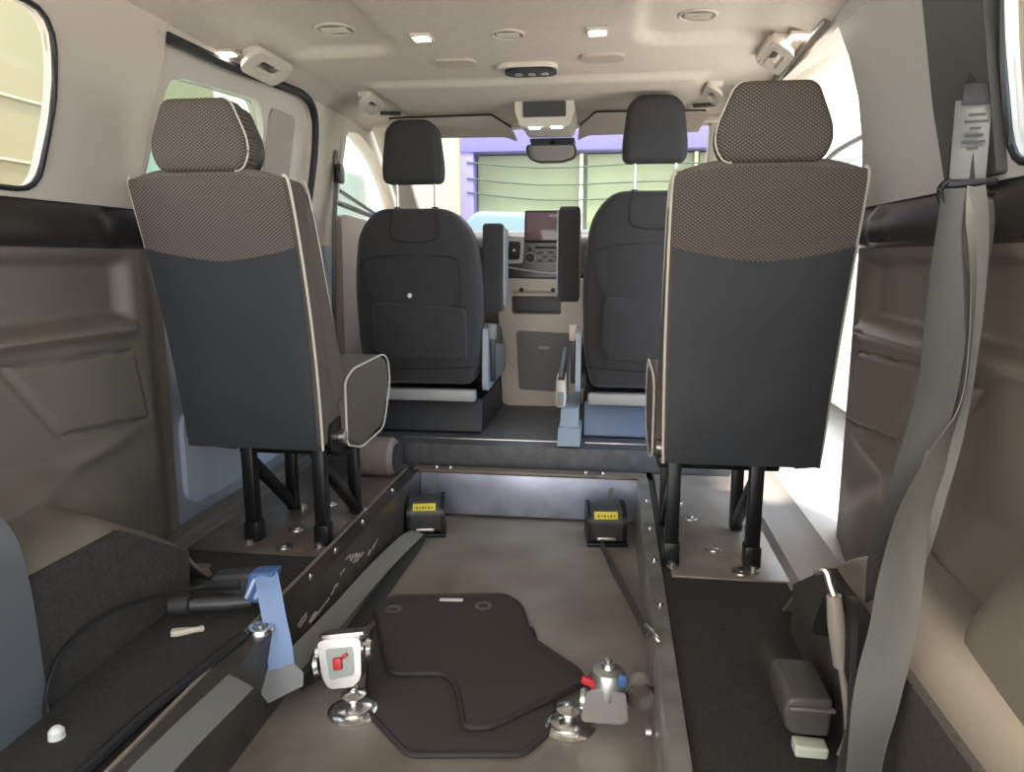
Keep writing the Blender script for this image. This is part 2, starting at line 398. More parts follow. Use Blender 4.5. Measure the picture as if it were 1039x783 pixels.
# wheel arches: moulded brown top, carpeted inner face
def arch_top(y):
    if y < 1.25: return .232 + .01 * (1.25 - y)
    if y < 1.47: return .232 - .13 * (y - 1.25) / .22
    return max(0, .102 - .6 * (y - 1.47) ** .8)
for k, s in ((11, -1), (12, 1)):
    bm = B(); ys = [.1 + (1.62 - .1) * j / 60 for j in range(61)]; g = []
    for y in ys:
        col = []
        for i in range(13):
            t = i / 12; zt = arch_top(y) + .06 * t ** .7 * sst(1.62, 1.4, y) - .010 * (1 - t) ** 8
            col.append(bm.verts.new((s * (.66 + .22 * t - .0), y, zt + .004 * math.sin(t * 9))))
        g.append(col)
    for a, b_ in zip(g, g[1:]):
        for i in range(12): bm.faces.new([a[i], a[i + 1], b_[i + 1], b_[i]])
    # underside slab thickness
    low = [[bm.verts.new(v.co + Vector((0, 0, -.012))) for v in (c_[0], c_[-1])] for c_ in g]
    for (a, b_), (c1, c2) in zip(zip(g, g[1:]), zip(low, low[1:])):
        bm.faces.new([a[0], b_[0], c2[0], c1[0]]); bm.faces.new([c1[0], c2[0], c2[1], c1[1]]); bm.faces.new([a[-1], b_[-1], c2[1], c1[1]])
    struct(obj('trim_%d' % k, bm, TAUPE, sharp=.9))
    bm = B(); out = [(.1, 0), (1.462, 0), (1.47, .10)] + [(y, arch_top(y) - .002) for y in (1.45, 1.35, 1.25, .8, .1)]
    plate(bm, out, [], lambda a, b_, t: (s * t, a, b_), .655, .70)
    struct(obj('trim_%d' % (k + 2), bm, CARPET2))
    bm = B(); plate(bm, [(.664, 0), (.88, 0), (.88, .15), (.664, .095)], [], lambda a, b_, t: (s * a, t, b_), 1.43, 1.465 if s < 0 else 1.465)
    struct(obj('trim_%d' % (k + 4), bm, TAUPE))

# dark belt rails below the windows
for k, s, yf in ((17, -1, 1.70), (18, 1, 1.91)):
    bm = B(); n_ = 60; prof = [(.0, .772), (-.022, .782), (-.03, .80), (-.026, .835), (-.012, .858), (.0, .872), (.08, .872), (.08, .772)]
    rings = []
    for j in range(n_ + 1):
        y = .1 + (yf - .1) * j / n_
        bulge = .012 * (math.exp(-((y - (yf - .20)) / .035) ** 2) - math.exp(-((y - (yf - .12)) / .03) ** 2))
        rings.append([bm.verts.new((s * (.86 + a - (bulge if a < 0 else 0)), y, b_)) for a, b_ in prof])
    for a, b_ in zip(rings, rings[1:]):
        for i in range(8): bm.faces.new([a[i], a[(i + 1) % 8], b_[(i + 1) % 8], b_[i]])
    bm.faces.new(rings[0]); bm.faces.new(rings[-1]); struct(obj('trim_%d' % k, bm, mat('belt_black', (.022, .019, .018), .4, bump=.1, bump_scale=400)))

# upper cream side panels with the rear quarter windows
winL = roundpoly([(.35, .88), (1.355, .88), (1.392, 1.06), (1.372, 1.21), (.35, 1.21)], [.05, .05, .12, .09, .05])
outL = [(.0, .865), (1.665, .865), (1.69, 1.03), (1.727, 1.215), (1.735, 1.34), (.0, 1.34)]
bm = B(); plate(bm, outL, [winL], side_f(-1), 0, .022); struct(obj('wall_left', bm, CREAM2))
winR = roundpoly([(.35, .88), (1.185, .88), (1.192, 1.06), (1.165, 1.21), (.35, 1.21)], [.05, .05, .12, .09, .05])
outR = [(.0, .865), (1.85, .865), (1.805, 1.0), (1.80, 1.1), (1.835, 1.2), (1.90, 1.30), (1.9, 1.34), (.0, 1.34)]
bm = B(); plate(bm, outR, [winR], side_f(1), 0, .022); struct(obj('wall_right', bm, mat('grey_cream_plastic', (.52, .50, .47), .5, bump=.1)))
bm = B(); tube(bm, [(s_x, y, z) for s_x, y, z in [(-(X(z) - .002), y, z) for y, z in winL]], .006, 6, closed=True); struct(obj('trim_19', bm, BLACK))
bm = B(); tube(bm, [(X(z) - .002, y, z) for y, z in winR], .006, 6, closed=True); struct(obj('trim_20', bm, BLACK))
bm = B(); plate(bm, winL, [], side_f(-1), .012, .016); struct(obj('window_1', bm, GLASS))
bm = B(); plate(bm, winR, [], side_f(1), .012, .016); struct(obj('window_2', bm, GLASS))
# dark pillar trim beside the right quarter window
bm = B(); plate(bm, roundpoly([(1.20, .872), (1.372, .872), (1.392, 1.0), (1.40, 1.34), (1.18, 1.34), (1.20, 1.1)], .01), [], side_f(1), -.016, .0)
struct(obj('trim_21', bm, mat('pillar_charcoal', (.07, .07, .068), .5, bump=.2)))

# sides forward of the panels: pillar, roof rail above the door openings, front door frames
for s in (-1, 1):
    bm = B(); plate(bm, [(2.62, -.1), (2.93, -.1), (2.93, .8), (2.62, .8)], [], side_f(s), 0, .07); struct(obj('wall_left' if s < 0 else 'wall_right', bm, CREAM2))
    bp = roundpoly([(2.62, .8), (2.93, .8), (2.93, .95), (2.905, 1.28), (2.905, 1.36), (2.5, 1.36), (2.5, 1.30), (2.60, 1.27)], [.01, .01, .05, .01, .01, .01, .03, .12])
    bm = B(); plate(bm, bp, [], side_f(s), 0, .07)
    o = struct(obj('wall_left' if s < 0 else 'wall_right', bm, CREAM2))
    bm = B(); plate(bm, [(1.70, 1.265), (2.56, 1.265), (2.56, 1.40), (1.70, 1.40)], [], lambda a, b_, t: (s * (.775 + t), a, b_ + .02 * sst(1.9, 2.6, a)), 0, .1)
    struct(obj('wall_left' if s < 0 else 'wall_right', bm, CREAM2))
    # front side: door trim with window, arched top
    hole = roundpoly([(2.95, .92), (2.955, 1.245), (3.08, 1.262), (3.36, 1.20), (3.66, 1.06), (3.84, .92)], [.02, .02, .08, .1, .1, .03])
    bm = B(); plate(bm, [(2.92, -.1), (4.3, -.1), (4.3, .8), (2.92, .8)], [], side_f(s), 0, .06); struct(obj('door_%d' % (2 if s < 0 else 4), bm, CREAM2))
    outer = [(2.92, .8), (4.3, .8), (4.3, .84), (4.05, .92), (3.78, 1.12), (3.45, 1.26), (3.2, 1.32), (3.15, 1.36), (2.90, 1.36), (2.90, .9)]
    bm = B(); plate(bm, outer, [hole], side_f(s), 0, .06); struct(obj('door_%d' % (2 if s < 0 else 4), bm, CREAM2))
    bm = B(); plate(bm, hole, [], side_f(s), .03, .034); struct(obj('window_%d' % (3 if s < 0 else 4), bm, GLASS))
    bm = B(); plate(bm, roundpoly([(2.95, .12), (3.7, .12), (3.7, .90), (2.97, .93)], .04), [], lambda y, z, t: (s * (.86 - t), y, z), .0, .035)
    struct(obj('trim_%d' % (22 if s < 0 else 23), bm, mat('door_card', (.36, .28, .24), .6)))
    # dark window belt strip and mirror sail
    bm = B(); bar(bm, (s * .835, 2.94, .975), (s * .835, 3.62, .925), .012, .022, bev=.004); bar(bm, (s * .83, 2.98, 1.02), (s * .845, 3.62, .935), .012, .012)
    struct(obj('trim_%d' % (24 if s < 0 else 25), bm, DKPLAS))
    # pale lower pillar cover
    bm = B(); plate(bm, roundpoly([(2.66, .04), (2.90, .04), (2.90, .80), (2.66, .80)], .03), [], side_f(s), -.012, 0)
    struct(obj('trim_%d' % (26 if s < 0 else 27), bm, BLUEGREY))
    # black rubber seal round the sliding door opening
    path = [(1.715, .9), (1.70, 1.1), (1.73, 1.262), (2.0, 1.268), (2.3, 1.283), (2.5, 1.29), (2.60, 1.25), (2.645, 1.12), (2.645, .9), (2.64, .5), (2.62, .03)]
    if s < 0: path = path[2:]
    else: path = [(1.93, 1.30), (2.1, 1.30)] + path[5:]
    pp = smooth_path([(0, a, b_) for a, b_ in path], 6)
    bm = B(); tube(bm, [(s * (X(p.z) - .006), p.y, p.z) for p in pp], .014 if s < 0 else .010, 8); struct(obj('trim_%d' % (28 if s < 0 else 29), bm, BLACK if s < 0 else mat('rail_grey', (.16, .14, .12), .5)))

# closed left sliding door: pale inner frame, window, lower panel
hole = roundpoly([(1.712, .90), (1.785, 1.195), (2.25, 1.225), (2.30, 1.15), (2.30, .90)], [.03, .06, .05, .03, .03])
bm = B(); plate(bm, [(1.60, .80), (2.72, .80), (2.72, 1.36), (1.60, 1.36)], [hole], side_f(-1, .02), .0, .04); d1 = struct(obj('door_1', bm, PALE))
bm = B(); plate(bm, roundpoly([(2.32, .9), (2.32, 1.22), (2.50, 1.22), (2.50, .9)], .03), [], side_f(-1, .02), -.008, 0); struct(obj('trim_30', bm, mat('door_recess', (.42, .35, .30), .6)))
bm = B(); plate(bm, hole, [], side_f(-1, .02), .02, .024); struct(obj('window_5', bm, TINT))
bm = B(); plate(bm, [(1.60, -.08), (2.72, -.08), (2.72, .80), (1.60, .80)], [], lambda y, z, t: (-(.90 + t), y, z), 0, .05); struct(obj('door_1', bm, mat('door_lower', (.32, .33, .36), .3)))
bm = B(); plate(bm, roundpoly([(1.85, .06), (2.55, .06), (2.5, .30), (1.85, .33)], .06), [], lambda y, z, t: (-(.885 + t), y, z), 0, .016); struct(obj('trim_31', bm, mat('kick_panel', (.46, .50, .58), .28)))
# the right sliding door is slid back along the outside
hole = roundpoly([(.72, .92), (.72, 1.20), (1.33, 1.20), (1.33, .92)], .06)
bm = B(); plate(bm, [(.55, -.1), (1.66, -.1), (1.66, 1.36), (.55, 1.36)], [hole], side_f(1, .13), 0, .05); struct(obj('door_3', bm, mat('door_tan', (.55, .45, .34), .6)))
bm = B(); plate(bm, hole, [], side_f(1, .13), .02, .024); struct(obj('window_6', bm, GLASS))

# windscreen, scuttle
bm = B()
ws = [(-.72, 3.98, .86), (.72, 3.98, .86), (.66, 3.22, 1.30), (-.66, 3.22, 1.30)]
va = [bm.verts.new(p) for p in ws]; vb = [bm.verts.new(Vector(p) + Vector((0, .006, .006))) for p in ws]
bm.faces.new(va); bm.faces.new(vb[::-1])
for i in range(4): bm.faces.new([va[i], va[(i + 1) % 4], vb[(i + 1) % 4], vb[i]])
struct(obj('window_7', bm, GLASS))
for k, s in ((32, -1), (33, 1)):
    bm = B(); bar(bm, (s * .76, 4.0, .84), (s * .70, 3.18, 1.30), .10, .05, bev=.015); struct(obj('trim_%d' % k, bm, CREAM2))
bm = B(); box(bm, (0, 3.20, 1.30), (1.5, .10, .03), bev=.01); struct(obj('trim_34', bm, CREAM2))
bm = B(); box(bm, (0, 4.1, .35), (1.75, .05, .9)); struct(obj('wall_front', bm, DKPLAS))

# overhead grab handles, coat hook lamps, speakers
def grab(loc, s, label, sc=1.0):
    e = empty('grab_handle', loc, label, 'grab handle', 'grab handles on the headliner')
    x, y, z = loc
    bm = B(); plate(bm, rrect(y - .115 * sc, -.040 * sc, y + .115 * sc, .040 * sc, .03 * sc), [rrect(y - .062 * sc, -.016 * sc, y + .062 * sc, .020 * sc, .012 * sc)], lambda a, b_, t: (x + b_ * .85, a, z - .010 - t + s * b_ * -.55 - .010 * math.cos((a - y) / .12)), 0, .014); obj('grip', bm, CREAM2, e)
    for q in (-.085 * sc, .085 * sc):
        bm = B(); box(bm, (x, y + q, z - .004), (.05, .04, .03), bev=.006); obj('mount', bm, CREAM2, e)
    bm = B(); box(bm, (x, y, z - .012), (.020, .05, .022), bev=.004); obj('coat_hook', bm, DKPLAS, e)
    return e
grab((-.715, 2.13, 1.312), -1, 'cream grab handle with coat hook above the left sliding door')
grab((.70, 2.21, 1.315), 1, 'cream grab handle with coat hook above the open right side')
grab((-.60, 2.72, 1.325), -1, 'folded cream grab handle above the front left door', .8)
grab((.60, 2.72, 1.325), 1, 'cream grab handle at the ceiling edge between the two right headrests', .8)
def lamp(x, y, z, w_, label):
    z = ceil_z(x, y) - .003
    e = empty('ceiling_lamp', (x, y, z), label, 'ceiling lamp', 'small lit lamps in the headliner')
    bm = B(); box(bm, (x, y, z), (w_ + .012, .062, .008), bev=.003); obj('bezel', bm, CREAM2, e)
    bm = B(); box(bm, (x, y, z - .003), (w_, .036, .008), bev=.003); obj('lens', bm, LAMP, e)
lamp(-.232, 2.02, 1.322, .042, 'small lit rectangular ceiling lamp left of the round centre vent')
lamp(.226, 2.03, 1.322, .042, 'small lit rectangular ceiling lamp right of the round centre vent')
lamp(-.765, 1.99, 1.293, .045, 'glowing lamp over the left sliding door rail')
lamp(.735, 2.08, 1.300, .045, 'glowing lamp beside the right grab handle over the open door')
def speaker(x, y, r_, label, dark=False):
    zc = ceil_z(x, y)
    e = empty('ceiling_vent', (x, y, zc), label, 'ceiling vent', 'round vents across the headliner')
    bm = B(); lathe(bm, [(r_, .004), (r_, -.0015), (r_ * .9, -.004), (r_ * .84, -.002), (r_ * .8, .004)], (x, y, zc - .001), seg=32); obj('ring', bm, CREAM2, e)
    m_ = DKPLAS if dark else mat('vent_taupe', (.27, .21, .165), .6)
    bm = B(); lathe(bm, [(r_ * .84, 0), (r_ * .8, -.001), (0, -.002)], (x, y, zc - .001), seg=32); obj('cap', bm, m_, e)
    for q in (-.3, .0, .3):
        bm = B(); box(bm, (x, y + r_ * q, zc - .004), (r_ * 1.3, .006, .004), bev=.001); obj('slat', bm, CREAM2, e)
speaker(-.465, 2.01, .055, 'round recessed vent in the headliner above the left headrests')
speaker(-.005, 2.03, .045, 'round vent at the middle of the headliner')
speaker(.475, 2.02, .05, 'round vent in the headliner above the right front headrest')
for x_, lb in ((-.20, 'flush oblong cover left of the black switch vent'), (.235, 'flush oblong cover right of the black switch vent')):
    bm = B(); plate(bm, rrect(x_ - .062, 2.245, x_ + .062, 2.335, .03), [], lambda a, b_, t: (a, b_, t), 1.3185, 1.327); tag(obj('ceiling_cover', bm, mat('cover_cream', (.50, .42, .34), .55)), 'cream ' + lb, 'cover', 'oblong covers in the headliner')
e = empty('overhead_vent', (.01, 2.36, 1.322), 'cream oblong ceiling pod with black adjustable air vents at the centre', 'air vent')
bm = B(); plate(bm, rrect(-.085, 2.31, .10, 2.41, .045), [], lambda a, b_, t: (a, b_, t), 1.311, 1.326); obj('housing', bm, CREAM2, e)
bm = B(); plate(bm, rrect(-.06, 2.314, .097, 2.406, .042), [], lambda a, b_, t: (a, b_, t), 1.302, 1.312); obj('grille', bm, BLACK, e)
for q in (-.018, .022, .062):
    bm = B(); lathe(bm, [(.012, 0), (.012, -.003), (.008, -.003)], (q, 2.36, 1.3015), seg=16); obj('nozzle', bm, STEEL, e)

# ---------------------------------------------------------------- rear passenger seats (left and right, mirrored)
BACKW = .182
SIDEC = mat('taupe_seat_cloth', (.115, .096, .083), .85, noise_amt=.15, noise_scale=300, bump=.5, bump_scale=700)
def rear_seat(s, cx, label, hsc=1.0):
    e = empty('passenger_seat', (cx, 1.85, 0), label, 'seat', 'two high-backed rear seats on steel frames')
    H = .655
    # backrest plane: v runs up from z .275 to .935, rear face leans back
    def f(u, v, w_):
        y = 1.705 - .15 * (v / H) + .02 * math.sin(v / H * PI) + w_ * (1.15 - .45 * v / H)
        return (cx + s * u, y, .275 + v - .02 * w_)
    sx = [-1, 1]
    out = [(-.174, .0), (.174, .0), (.178, .15), (.182, .32), (.186, .52), (.186, .645), (.11, .668), (-.11, .668), (-.186, .645), (-.186, .52), (-.182, .32), (-.178, .15)]
    out = roundpoly(out, [.02, .02, .05, .05, .05, .018, .05, .05, .018, .05, .05, .05])
    bm = B(); puff(bm, out, f, .15, .014, .004); obj('backrest', bm, SIDEC, e)
    # vinyl back panel: covers the lower rear up to a dipping curve
    top = [(.184 - .368 * k / 14, .475 + .022 * abs(.5 - k / 14) * 2 + .004) for k in range(15)]
    vp = [(-.165, .004), (.165, .004), (.172, .15), (.178, .32), (.184, .47)] + top[0:] + [(-.184, .47), (-.178, .32), (-.172, .15)]
    # dense fill so that the panel follows the backrest
    bm = B(); n_, m_ = 24, 40; g = []
    for j in range(m_ + 1):
        row = []
        for i in range(n_ + 1):
            u = -1 + 2 * i / n_; tv = .470 + .028 * abs(u) ** 1.5; v = .006 + (tv - .006) * j / m_
            hw = .170 + .0125 * min(1, v / .5)
            row.append(bm.verts.new(f(u * hw, v, -.0055 - .004 * (1 - abs(u) ** 4) * min(1, 4 * min(j / m_, 1 - j / m_)))))
        g.append(row)
    for j in range(m_):
        for i in range(n_): bm.faces.new([g[j][i], g[j][i + 1], g[j + 1][i + 1], g[j + 1][i]])
    r_ = bmesh.ops.extrude_face_region(bm, geom=bm.faces[:]); bmesh.ops.translate(bm, verts=[v for v in r_['geom'] if isinstance(v, bmesh.types.BMVert)], vec=(0, .006, 0))
    obj('back_panel', bm, VINYL, e)
    bm = B(); g = []
    def hwid(v):
        for (v0, h0), (v1, h1) in zip([(.4, .179), (.52, .184), (.63, .184), (.645, .181), (.655, .165), (.662, .13)], [(.52, .184), (.63, .184), (.645, .181), (.655, .165), (.662, .13), (.67, .10)]):
            if v0 <= v <= v1: return h0 + (h1 - h0) * (v - v0) / (v1 - v0)
        return .1
    for j in range(31):
        row = []
        for i in range(n_ + 1):
            u = -1 + 2 * i / n_; tv = .468 + .028 * abs(u) ** 1.5; tp = .662 - .016 * abs(u) ** 2.5; v = tv + (tp - tv) * j / 30
            row.append(bm.verts.new(f(u * (.1815 if v > .5 else .1795), v, -.004 - .004 * (1 - abs(u) ** 4) * min(1, 5 * (1 - j / 30)) + .008 * sst(.9, 1, j / 30))))
        g.append(row)
    for j in range(30):
        for i in range(n_): bm.faces.new([g[j][i], g[j][i + 1], g[j + 1][i + 1], g[j + 1][i]])
    r_ = bmesh.ops.extrude_face_region(bm, geom=bm.faces[:]); bmesh.ops.translate(bm, verts=[v for v in r_['geom'] if isinstance(v, bmesh.types.BMVert)], vec=(0, .008, 0))
    obj('woven_panel', bm, WOVEN, e)
    # side bolsters facing forward
    for q in (-1, 1):
        bo = roundpoly([(q * .186, .10), (q * .188, .60), (q * .14, .60), (q * .125, .10)], .03)
        bm = B(); puff(bm, bo, lambda u, v, w_: f(u, v, .10 + w_), .09, .02, 0); obj('side_bolster', bm, SIDEC, e)
    # piping on both rear edges and the front inner edge
    for q in (-1, 1):
        for w_, r0 in ((.003, .0035), (.155, .003)):
            pts = [f(q * (a + (.004 if w_ < .1 else .003)), b_, w_ + (.01 if w_ < .1 else 0)) for a, b_ in ((.172, .0), (.177, .15), (.181, .32), (.184, .52), (.183, .635), (.172, .652))]
            bm = B(); tube(bm, smooth_path(pts, 5), r0, 6); obj('piping', bm, PIPE, e)
    # headrest
    def hf(u, v, w_): return (cx + s * u, 1.535 + w_ - .03 * v, .935 + v)
    ho = roundpoly([(-.094, .0), (.094, .0), (.111, .035), (.108, .070), (.075, .150), (-.075, .150), (-.108, .070), (-.111, .035)], [.02, .02, .03, .03, .022, .022, .03, .03])
    bm = B(); puff(bm, ho, hf, .075, .016, .004); hd = obj('headrest', bm, WOVEN, e)
    ho2 = [(u * .93, .006 + v * .93) for u, v in ho]
    bm = B(); puff(bm, ho2, lambda u, v, w_: hf(u, v, .072 + w_), .05, .015, .003); obj('headrest_front', bm, DKPLAS, hd)
    pts = [hf(q_ * 1.003, v, .014) for q_, v in ho if q_ * -1 > .05]; pts.sort(key=lambda p: p[2]); bm = B(); tube(bm, pts, .0022, 6)
    obj('headrest_piping', bm, PIPE, hd)
    for q in (-.05, .05):
        bm = B(); tube(bm, [(cx + q, 1.59, .88), (cx + q, 1.585, .96)], .006); obj('headrest_post', bm, CHROME, e)
    # cushion
    cf = lambda u, v, w_: (cx + s * w_, u, v)
    co = roundpoly([(1.84, .26), (1.84, .43), (1.90, .455), (2.17, .462), (2.22, .44), (2.235, .37), (2.16, .235), (1.95, .225)], [.02, .02, .03, .03, .03, .04, .04, .03])
    bm = B(); puff(bm, co, lambda u, v, w_: (cx + s * (w_ - .195), u, v), .39, .022, .006); cu = obj('cushion', bm, SIDEC, e)
    for q in (-.197, .197):
        pts = [(cx + s * q * .99, y, z) for y, z in co]
        bm = B(); tube(bm, pts, .003, 6, closed=True); obj('cushion_piping', bm, PIPE, cu)
    # sub frame and recliner
    bm = B(); box(bm, (cx - s * .03, 1.99, .240), (.30, .28, .03), bev=.006); obj('seat_pan', bm, BLKMET, e)
    for q in (-1, 1):
        bm = B(); plate(bm, roundpoly([(1.76, .265), (1.92, .215), (1.97, .30), (1.84, .34), (1.76, .33)], .02), [], lambda a, b_, t: (cx + q * .168 + t, a, b_), 0, .012); hg = obj('recliner_hinge', bm, BLKMET, e)
        bm = B(); lathe(bm, [(0, 0), (.018, 0), (.018, .014), (.006, .018), (0, .018)], (cx + q * .168 + (.012 if q > 0 else -.018), 1.83, .285), 'X', 16); obj('hinge_bolt', bm, STEEL, hg)
    # legs: flat black steel, rear pair upright, front pair, diagonal braces
    A = -.145 * 1; Bx = .048
    for u in (A, Bx):
        x_ = cx + s * u
        bm = B(); bar(bm, (x_, 1.77, .27), (x_, 1.775, .01), .034, .032, (1, 0, 0), .003); lg = obj('leg', bm, BLKMET, e)
        bm = B(); box(bm, (x_, 1.775, .035), (.040, .044, .055), bev=.005); obj('foot_bracket', bm, BLKMET, lg)
        bm = B(); lathe(bm, [(0, .014), (.009, .014), (.009, .005), (.014, .004), (.014, 0), (0, 0)], (x_, 1.742, .007), 'Z', 12); obj('foot_bolt', bm, STEEL, lg)
        bm = B(); bar(bm, (x_, 2.02, .24), (x_, 2.02, .01), .032, .030, (1, 0, 0), .003); lg = obj('leg', bm, BLKMET, e)
        bm = B(); lathe(bm, [(0, .014), (.009, .014), (.009, .005), (.014, .004), (.014, 0), (0, 0)], (x_ + .025, 2.03, .007), 'Z', 12); obj('foot_bolt', bm, STEEL, lg)
        bm = B(); bar(bm, (x_, 1.785, .22), (x_, 2.01, .03), .028, .024, (1, 0, 0), .003); obj('brace', bm, BLKMET, e)
    bm = B(); bar(bm, (cx + s * A, 1.80, .31), (cx + s * (Bx + .06), 1.80, .31), .02, .03, (0, 0, 1), .003); obj('crossbar', bm, BLKMET, e)
    return e
rear_seat(-1, -.607, 'high-backed rear seat on the left, charcoal vinyl back, empty slider door window behind its headrest')
rear_seat(1, .583, 'high-backed rear seat on the right by the open side door, vinyl back with pale piping')

# ---------------------------------------------------------------- front seats
def front_seat(cx, s, headz, label, boxm):
    vs = 1.045 if s < 0 else 1.13
    e = empty('front_seat', (cx, 2.9, .08), label, 'seat', 'two dark fabric front seats')
    def f(u, v, w_):
        return (cx + u, 2.70 - .05 * v / .6 + .012 * math.cos(u * 8) * 0 + w_ + .03 * (u / .25) ** 2, .275 + v * vs)
    out = roundpoly([(-.205, 0), (.205, 0), (.235, .12), (.243, .36), (.215, .545), (.14, .625), (-.14, .625), (-.215, .545), (-.243, .36), (-.235, .12)], [.03, .03, .06, .1, .1, .1, .1, .1, .1, .06])
    bm = B(); puff(bm, out, f, .13, .03, .008, steps=5); bk = obj('backrest', bm, FRONTF, e)
    bm = B(); puff(bm, roundpoly([(-.13, .10), (.19, .10), (.19, .28), (-.16, .30), (-.17, .14)], .02), lambda u, v, w_: f(u, v, w_ - .014 - .008), .02, .006, .001); pk = obj('map_pocket', bm, FRONTF, bk)
    for P in ([(-.16, .30), (.19, .285)], [(-.16, .30), (-.20, .42), (-.13, .46), (.13, .46), (.17, .42), (.17, .29)], [(-.22, .07), (.0, .062), (.22, .07)], [(-.07, .62), (-.07, .52), (.09, .52), (.09, .62)]):
        bm = B(); tube(bm, smooth_path([f(u, v, -.010 if v < .6 else .0) for u, v in P], 4), .0025, 5); obj('seam', bm, mat('seam_thread', (.02, .018, .018), .9), bk)
    # headrest and posts
    hf = lambda u, v, w_: (cx + u, 2.655 + w_, headz + v)
    ho = roundpoly([(-.108, 0), (.108, 0), (.112, .06), (.095, .19), (.06, .222), (-.06, .222), (-.095, .19), (-.112, .06)], [.025, .025, .04, .05, .05, .05, .05, .04])
    bm = B(); puff(bm, ho, hf, .10, .03, .004, steps=5); obj('headrest', bm, mat('headrest_charcoal', (.030, .029, .030), .8, bump=.5, bump_scale=600), e)
    for q in (-.065, .075):
        bm = B(); tube(bm, [(cx + q, 2.71, .275 + .6 * vs), (cx + q, 2.705, headz + .03)], .005); pt = obj('headrest_post', bm, CHROME, e)
        bm = B(); lathe(bm, [(.016, 0), (.013, .014), (.006, .016)], (cx + q, 2.71, .272 + .62 * vs), 'Z', 14); obj('post_sleeve', bm, DKPLAS, pt)
    # cushion, seen only beside the back
    bm = B(); puff(bm, roundpoly([(2.80, .30), (2.80, .44), (3.25, .47), (3.30, .42), (3.28, .33)], .03), lambda u, v, w_: (cx - .24 + w_, u, v), .48, .03, .0); obj('cushion', bm, FRONTF, e)
    # side shield, slide rail and belt buckle on the centre side
    c = 1 if s < 0 else -1
    bm = B(); plate(bm, roundpoly([(2.72, .25), (3.2, .27), (3.2, .38), (2.86, .42), (2.74, .50)], .03), [], lambda a, b_, t: (cx + c * (.243 + t), a, b_), 0, .02); obj('side_shield', bm, BLUEGREY, e)
    bm = B(); bar(bm, (cx + c * .275, 2.80, .28), (cx + c * .275, 2.78, .46), .018, .03, bev=.004); bu = obj('belt_buckle', bm, DKPLAS, e)
    bm = B(); box(bm, (cx + c * .275, 2.775, .475), (.03, .032, .06), bev=.006); obj('buckle_head', bm, CREAM2 if s > 0 else GREYP, bu)
    bm = B(); lathe(bm, [(0, 0), (.03, 0), (.034, .012), (.02, .02), (0, .02)], (cx + c * .24, 2.76, .30), 'X', 18); obj('recline_knob', bm, DKPLAS, e)
    # pale frame bar and the box base
    bm = B(); box(bm, (cx, 2.745, .232), (.43, .05, .045), bev=.008); obj('frame_bar', bm, mat('frame_grey', (.36, .34, .32), .5), e)
    bm = B(); plate(bm, roundpoly([(2.74, .085), (3.25, .085), (3.22, .215), (2.78, .215)], .01), [], lambda a, b_, t: (cx + t, a, b_), -.235 if s < 0 else -.228, .235 if s < 0 else .20); obj('seat_box', bm, boxm, e)
    # folded-up armrest on the centre side
    ay = 2.78
    zz = .545 if s < 0 else .585; tt = .885 if s < 0 else .945
    bm = B(); puff(bm, roundpoly([(ay, zz), (ay + .12, zz + .01), (ay + .13, tt - .02), (ay + .02, tt)], [.03, .03, .04, .03]), lambda u, v, w_: (cx + c * (.245 + w_) - .012, u, v), .078, .012, 0); ar = obj('armrest', bm, FRONTF, e)
    bm = B(); plate(bm, roundpoly([(ay + .02, zz + .02), (ay + .11, zz + .02), (ay + .12, tt - .03), (ay + .02, tt - .02)], .02), [], lambda u, v, t: (cx + c * (.325 + t) - .012, u, v), 0, .006); obj('armrest_lining', bm, BLUEGREY, ar)
    return e
fl = front_seat(-.445, -1, 1.015, 'dark fabric front seat on the left, low headrest, small white mark on its back', mat('seat_box_black', (.018, .018, .022), .5))
fr = front_seat(.412, 1, 1.075, 'dark fabric front seat on the right, taller headrest, partly behind the rear seat', mat('seat_box_blue', (.085, .12, .19), .4))
bm = B(); lathe(bm, [(0, .0), (.009, 0), (.007, .004), (0, .005)], (-.457, 2.652, .615), 'Y', 12)
o = obj('price_dot', bm, WHITE); o.name = 'sticker'; tag(o, 'small white dot stuck on the back of the left front seat', 'sticker')
# seat belt strap on left pillar with anchor
e = empty('pillar_seat_belt', (-.80, 2.83, 1.15), 'dark seat belt hanging down the left middle pillar from its upper anchor', 'seat belt')
bm = B(); ribbon(bm, [(-.795, 2.86, 1.20), (-.80, 2.86, 1.05), (-.815, 2.85, .8), (-.83, 2.85, .4)], [(0, 1, 0)] * 4, .046); obj('webbing', bm, mat('belt_dark', (.035, .035, .038), .6), e)
bm = B(); box(bm, (-.785, 2.87, 1.075), (.022, .05, .075), bev=.01); obj('anchor_cover', bm, DKPLAS, e)

# ---------------------------------------------------------------- dashboard and console
e = empty('dashboard', (0, 3.6, .08), 'dark dashboard with cream lower trim below the windscreen', 'dashboard')
bm = B(); prof = roundpoly([(3.44, .70), (3.42, .80), (3.44, .865), (3.55, .885), (4.0, .86), (4.05, .60), (3.55, .62)], [.02, .03, .03, .05, .02, .02, .02])
plate(bm, prof, [], lambda a, b_, t: (t, a, b_), -.83, .83); obj('dash_top', bm, DKPLAS, e)
bm = B(); plate(bm, roundpoly([(3.52, .50), (3.52, .69), (3.9, .69), (3.9, .40), (3.6, .42)], .02), [], lambda a, b_, t: (t, a, b_), -.82, .82); obj('lower_trim', bm, CREAM2, e)
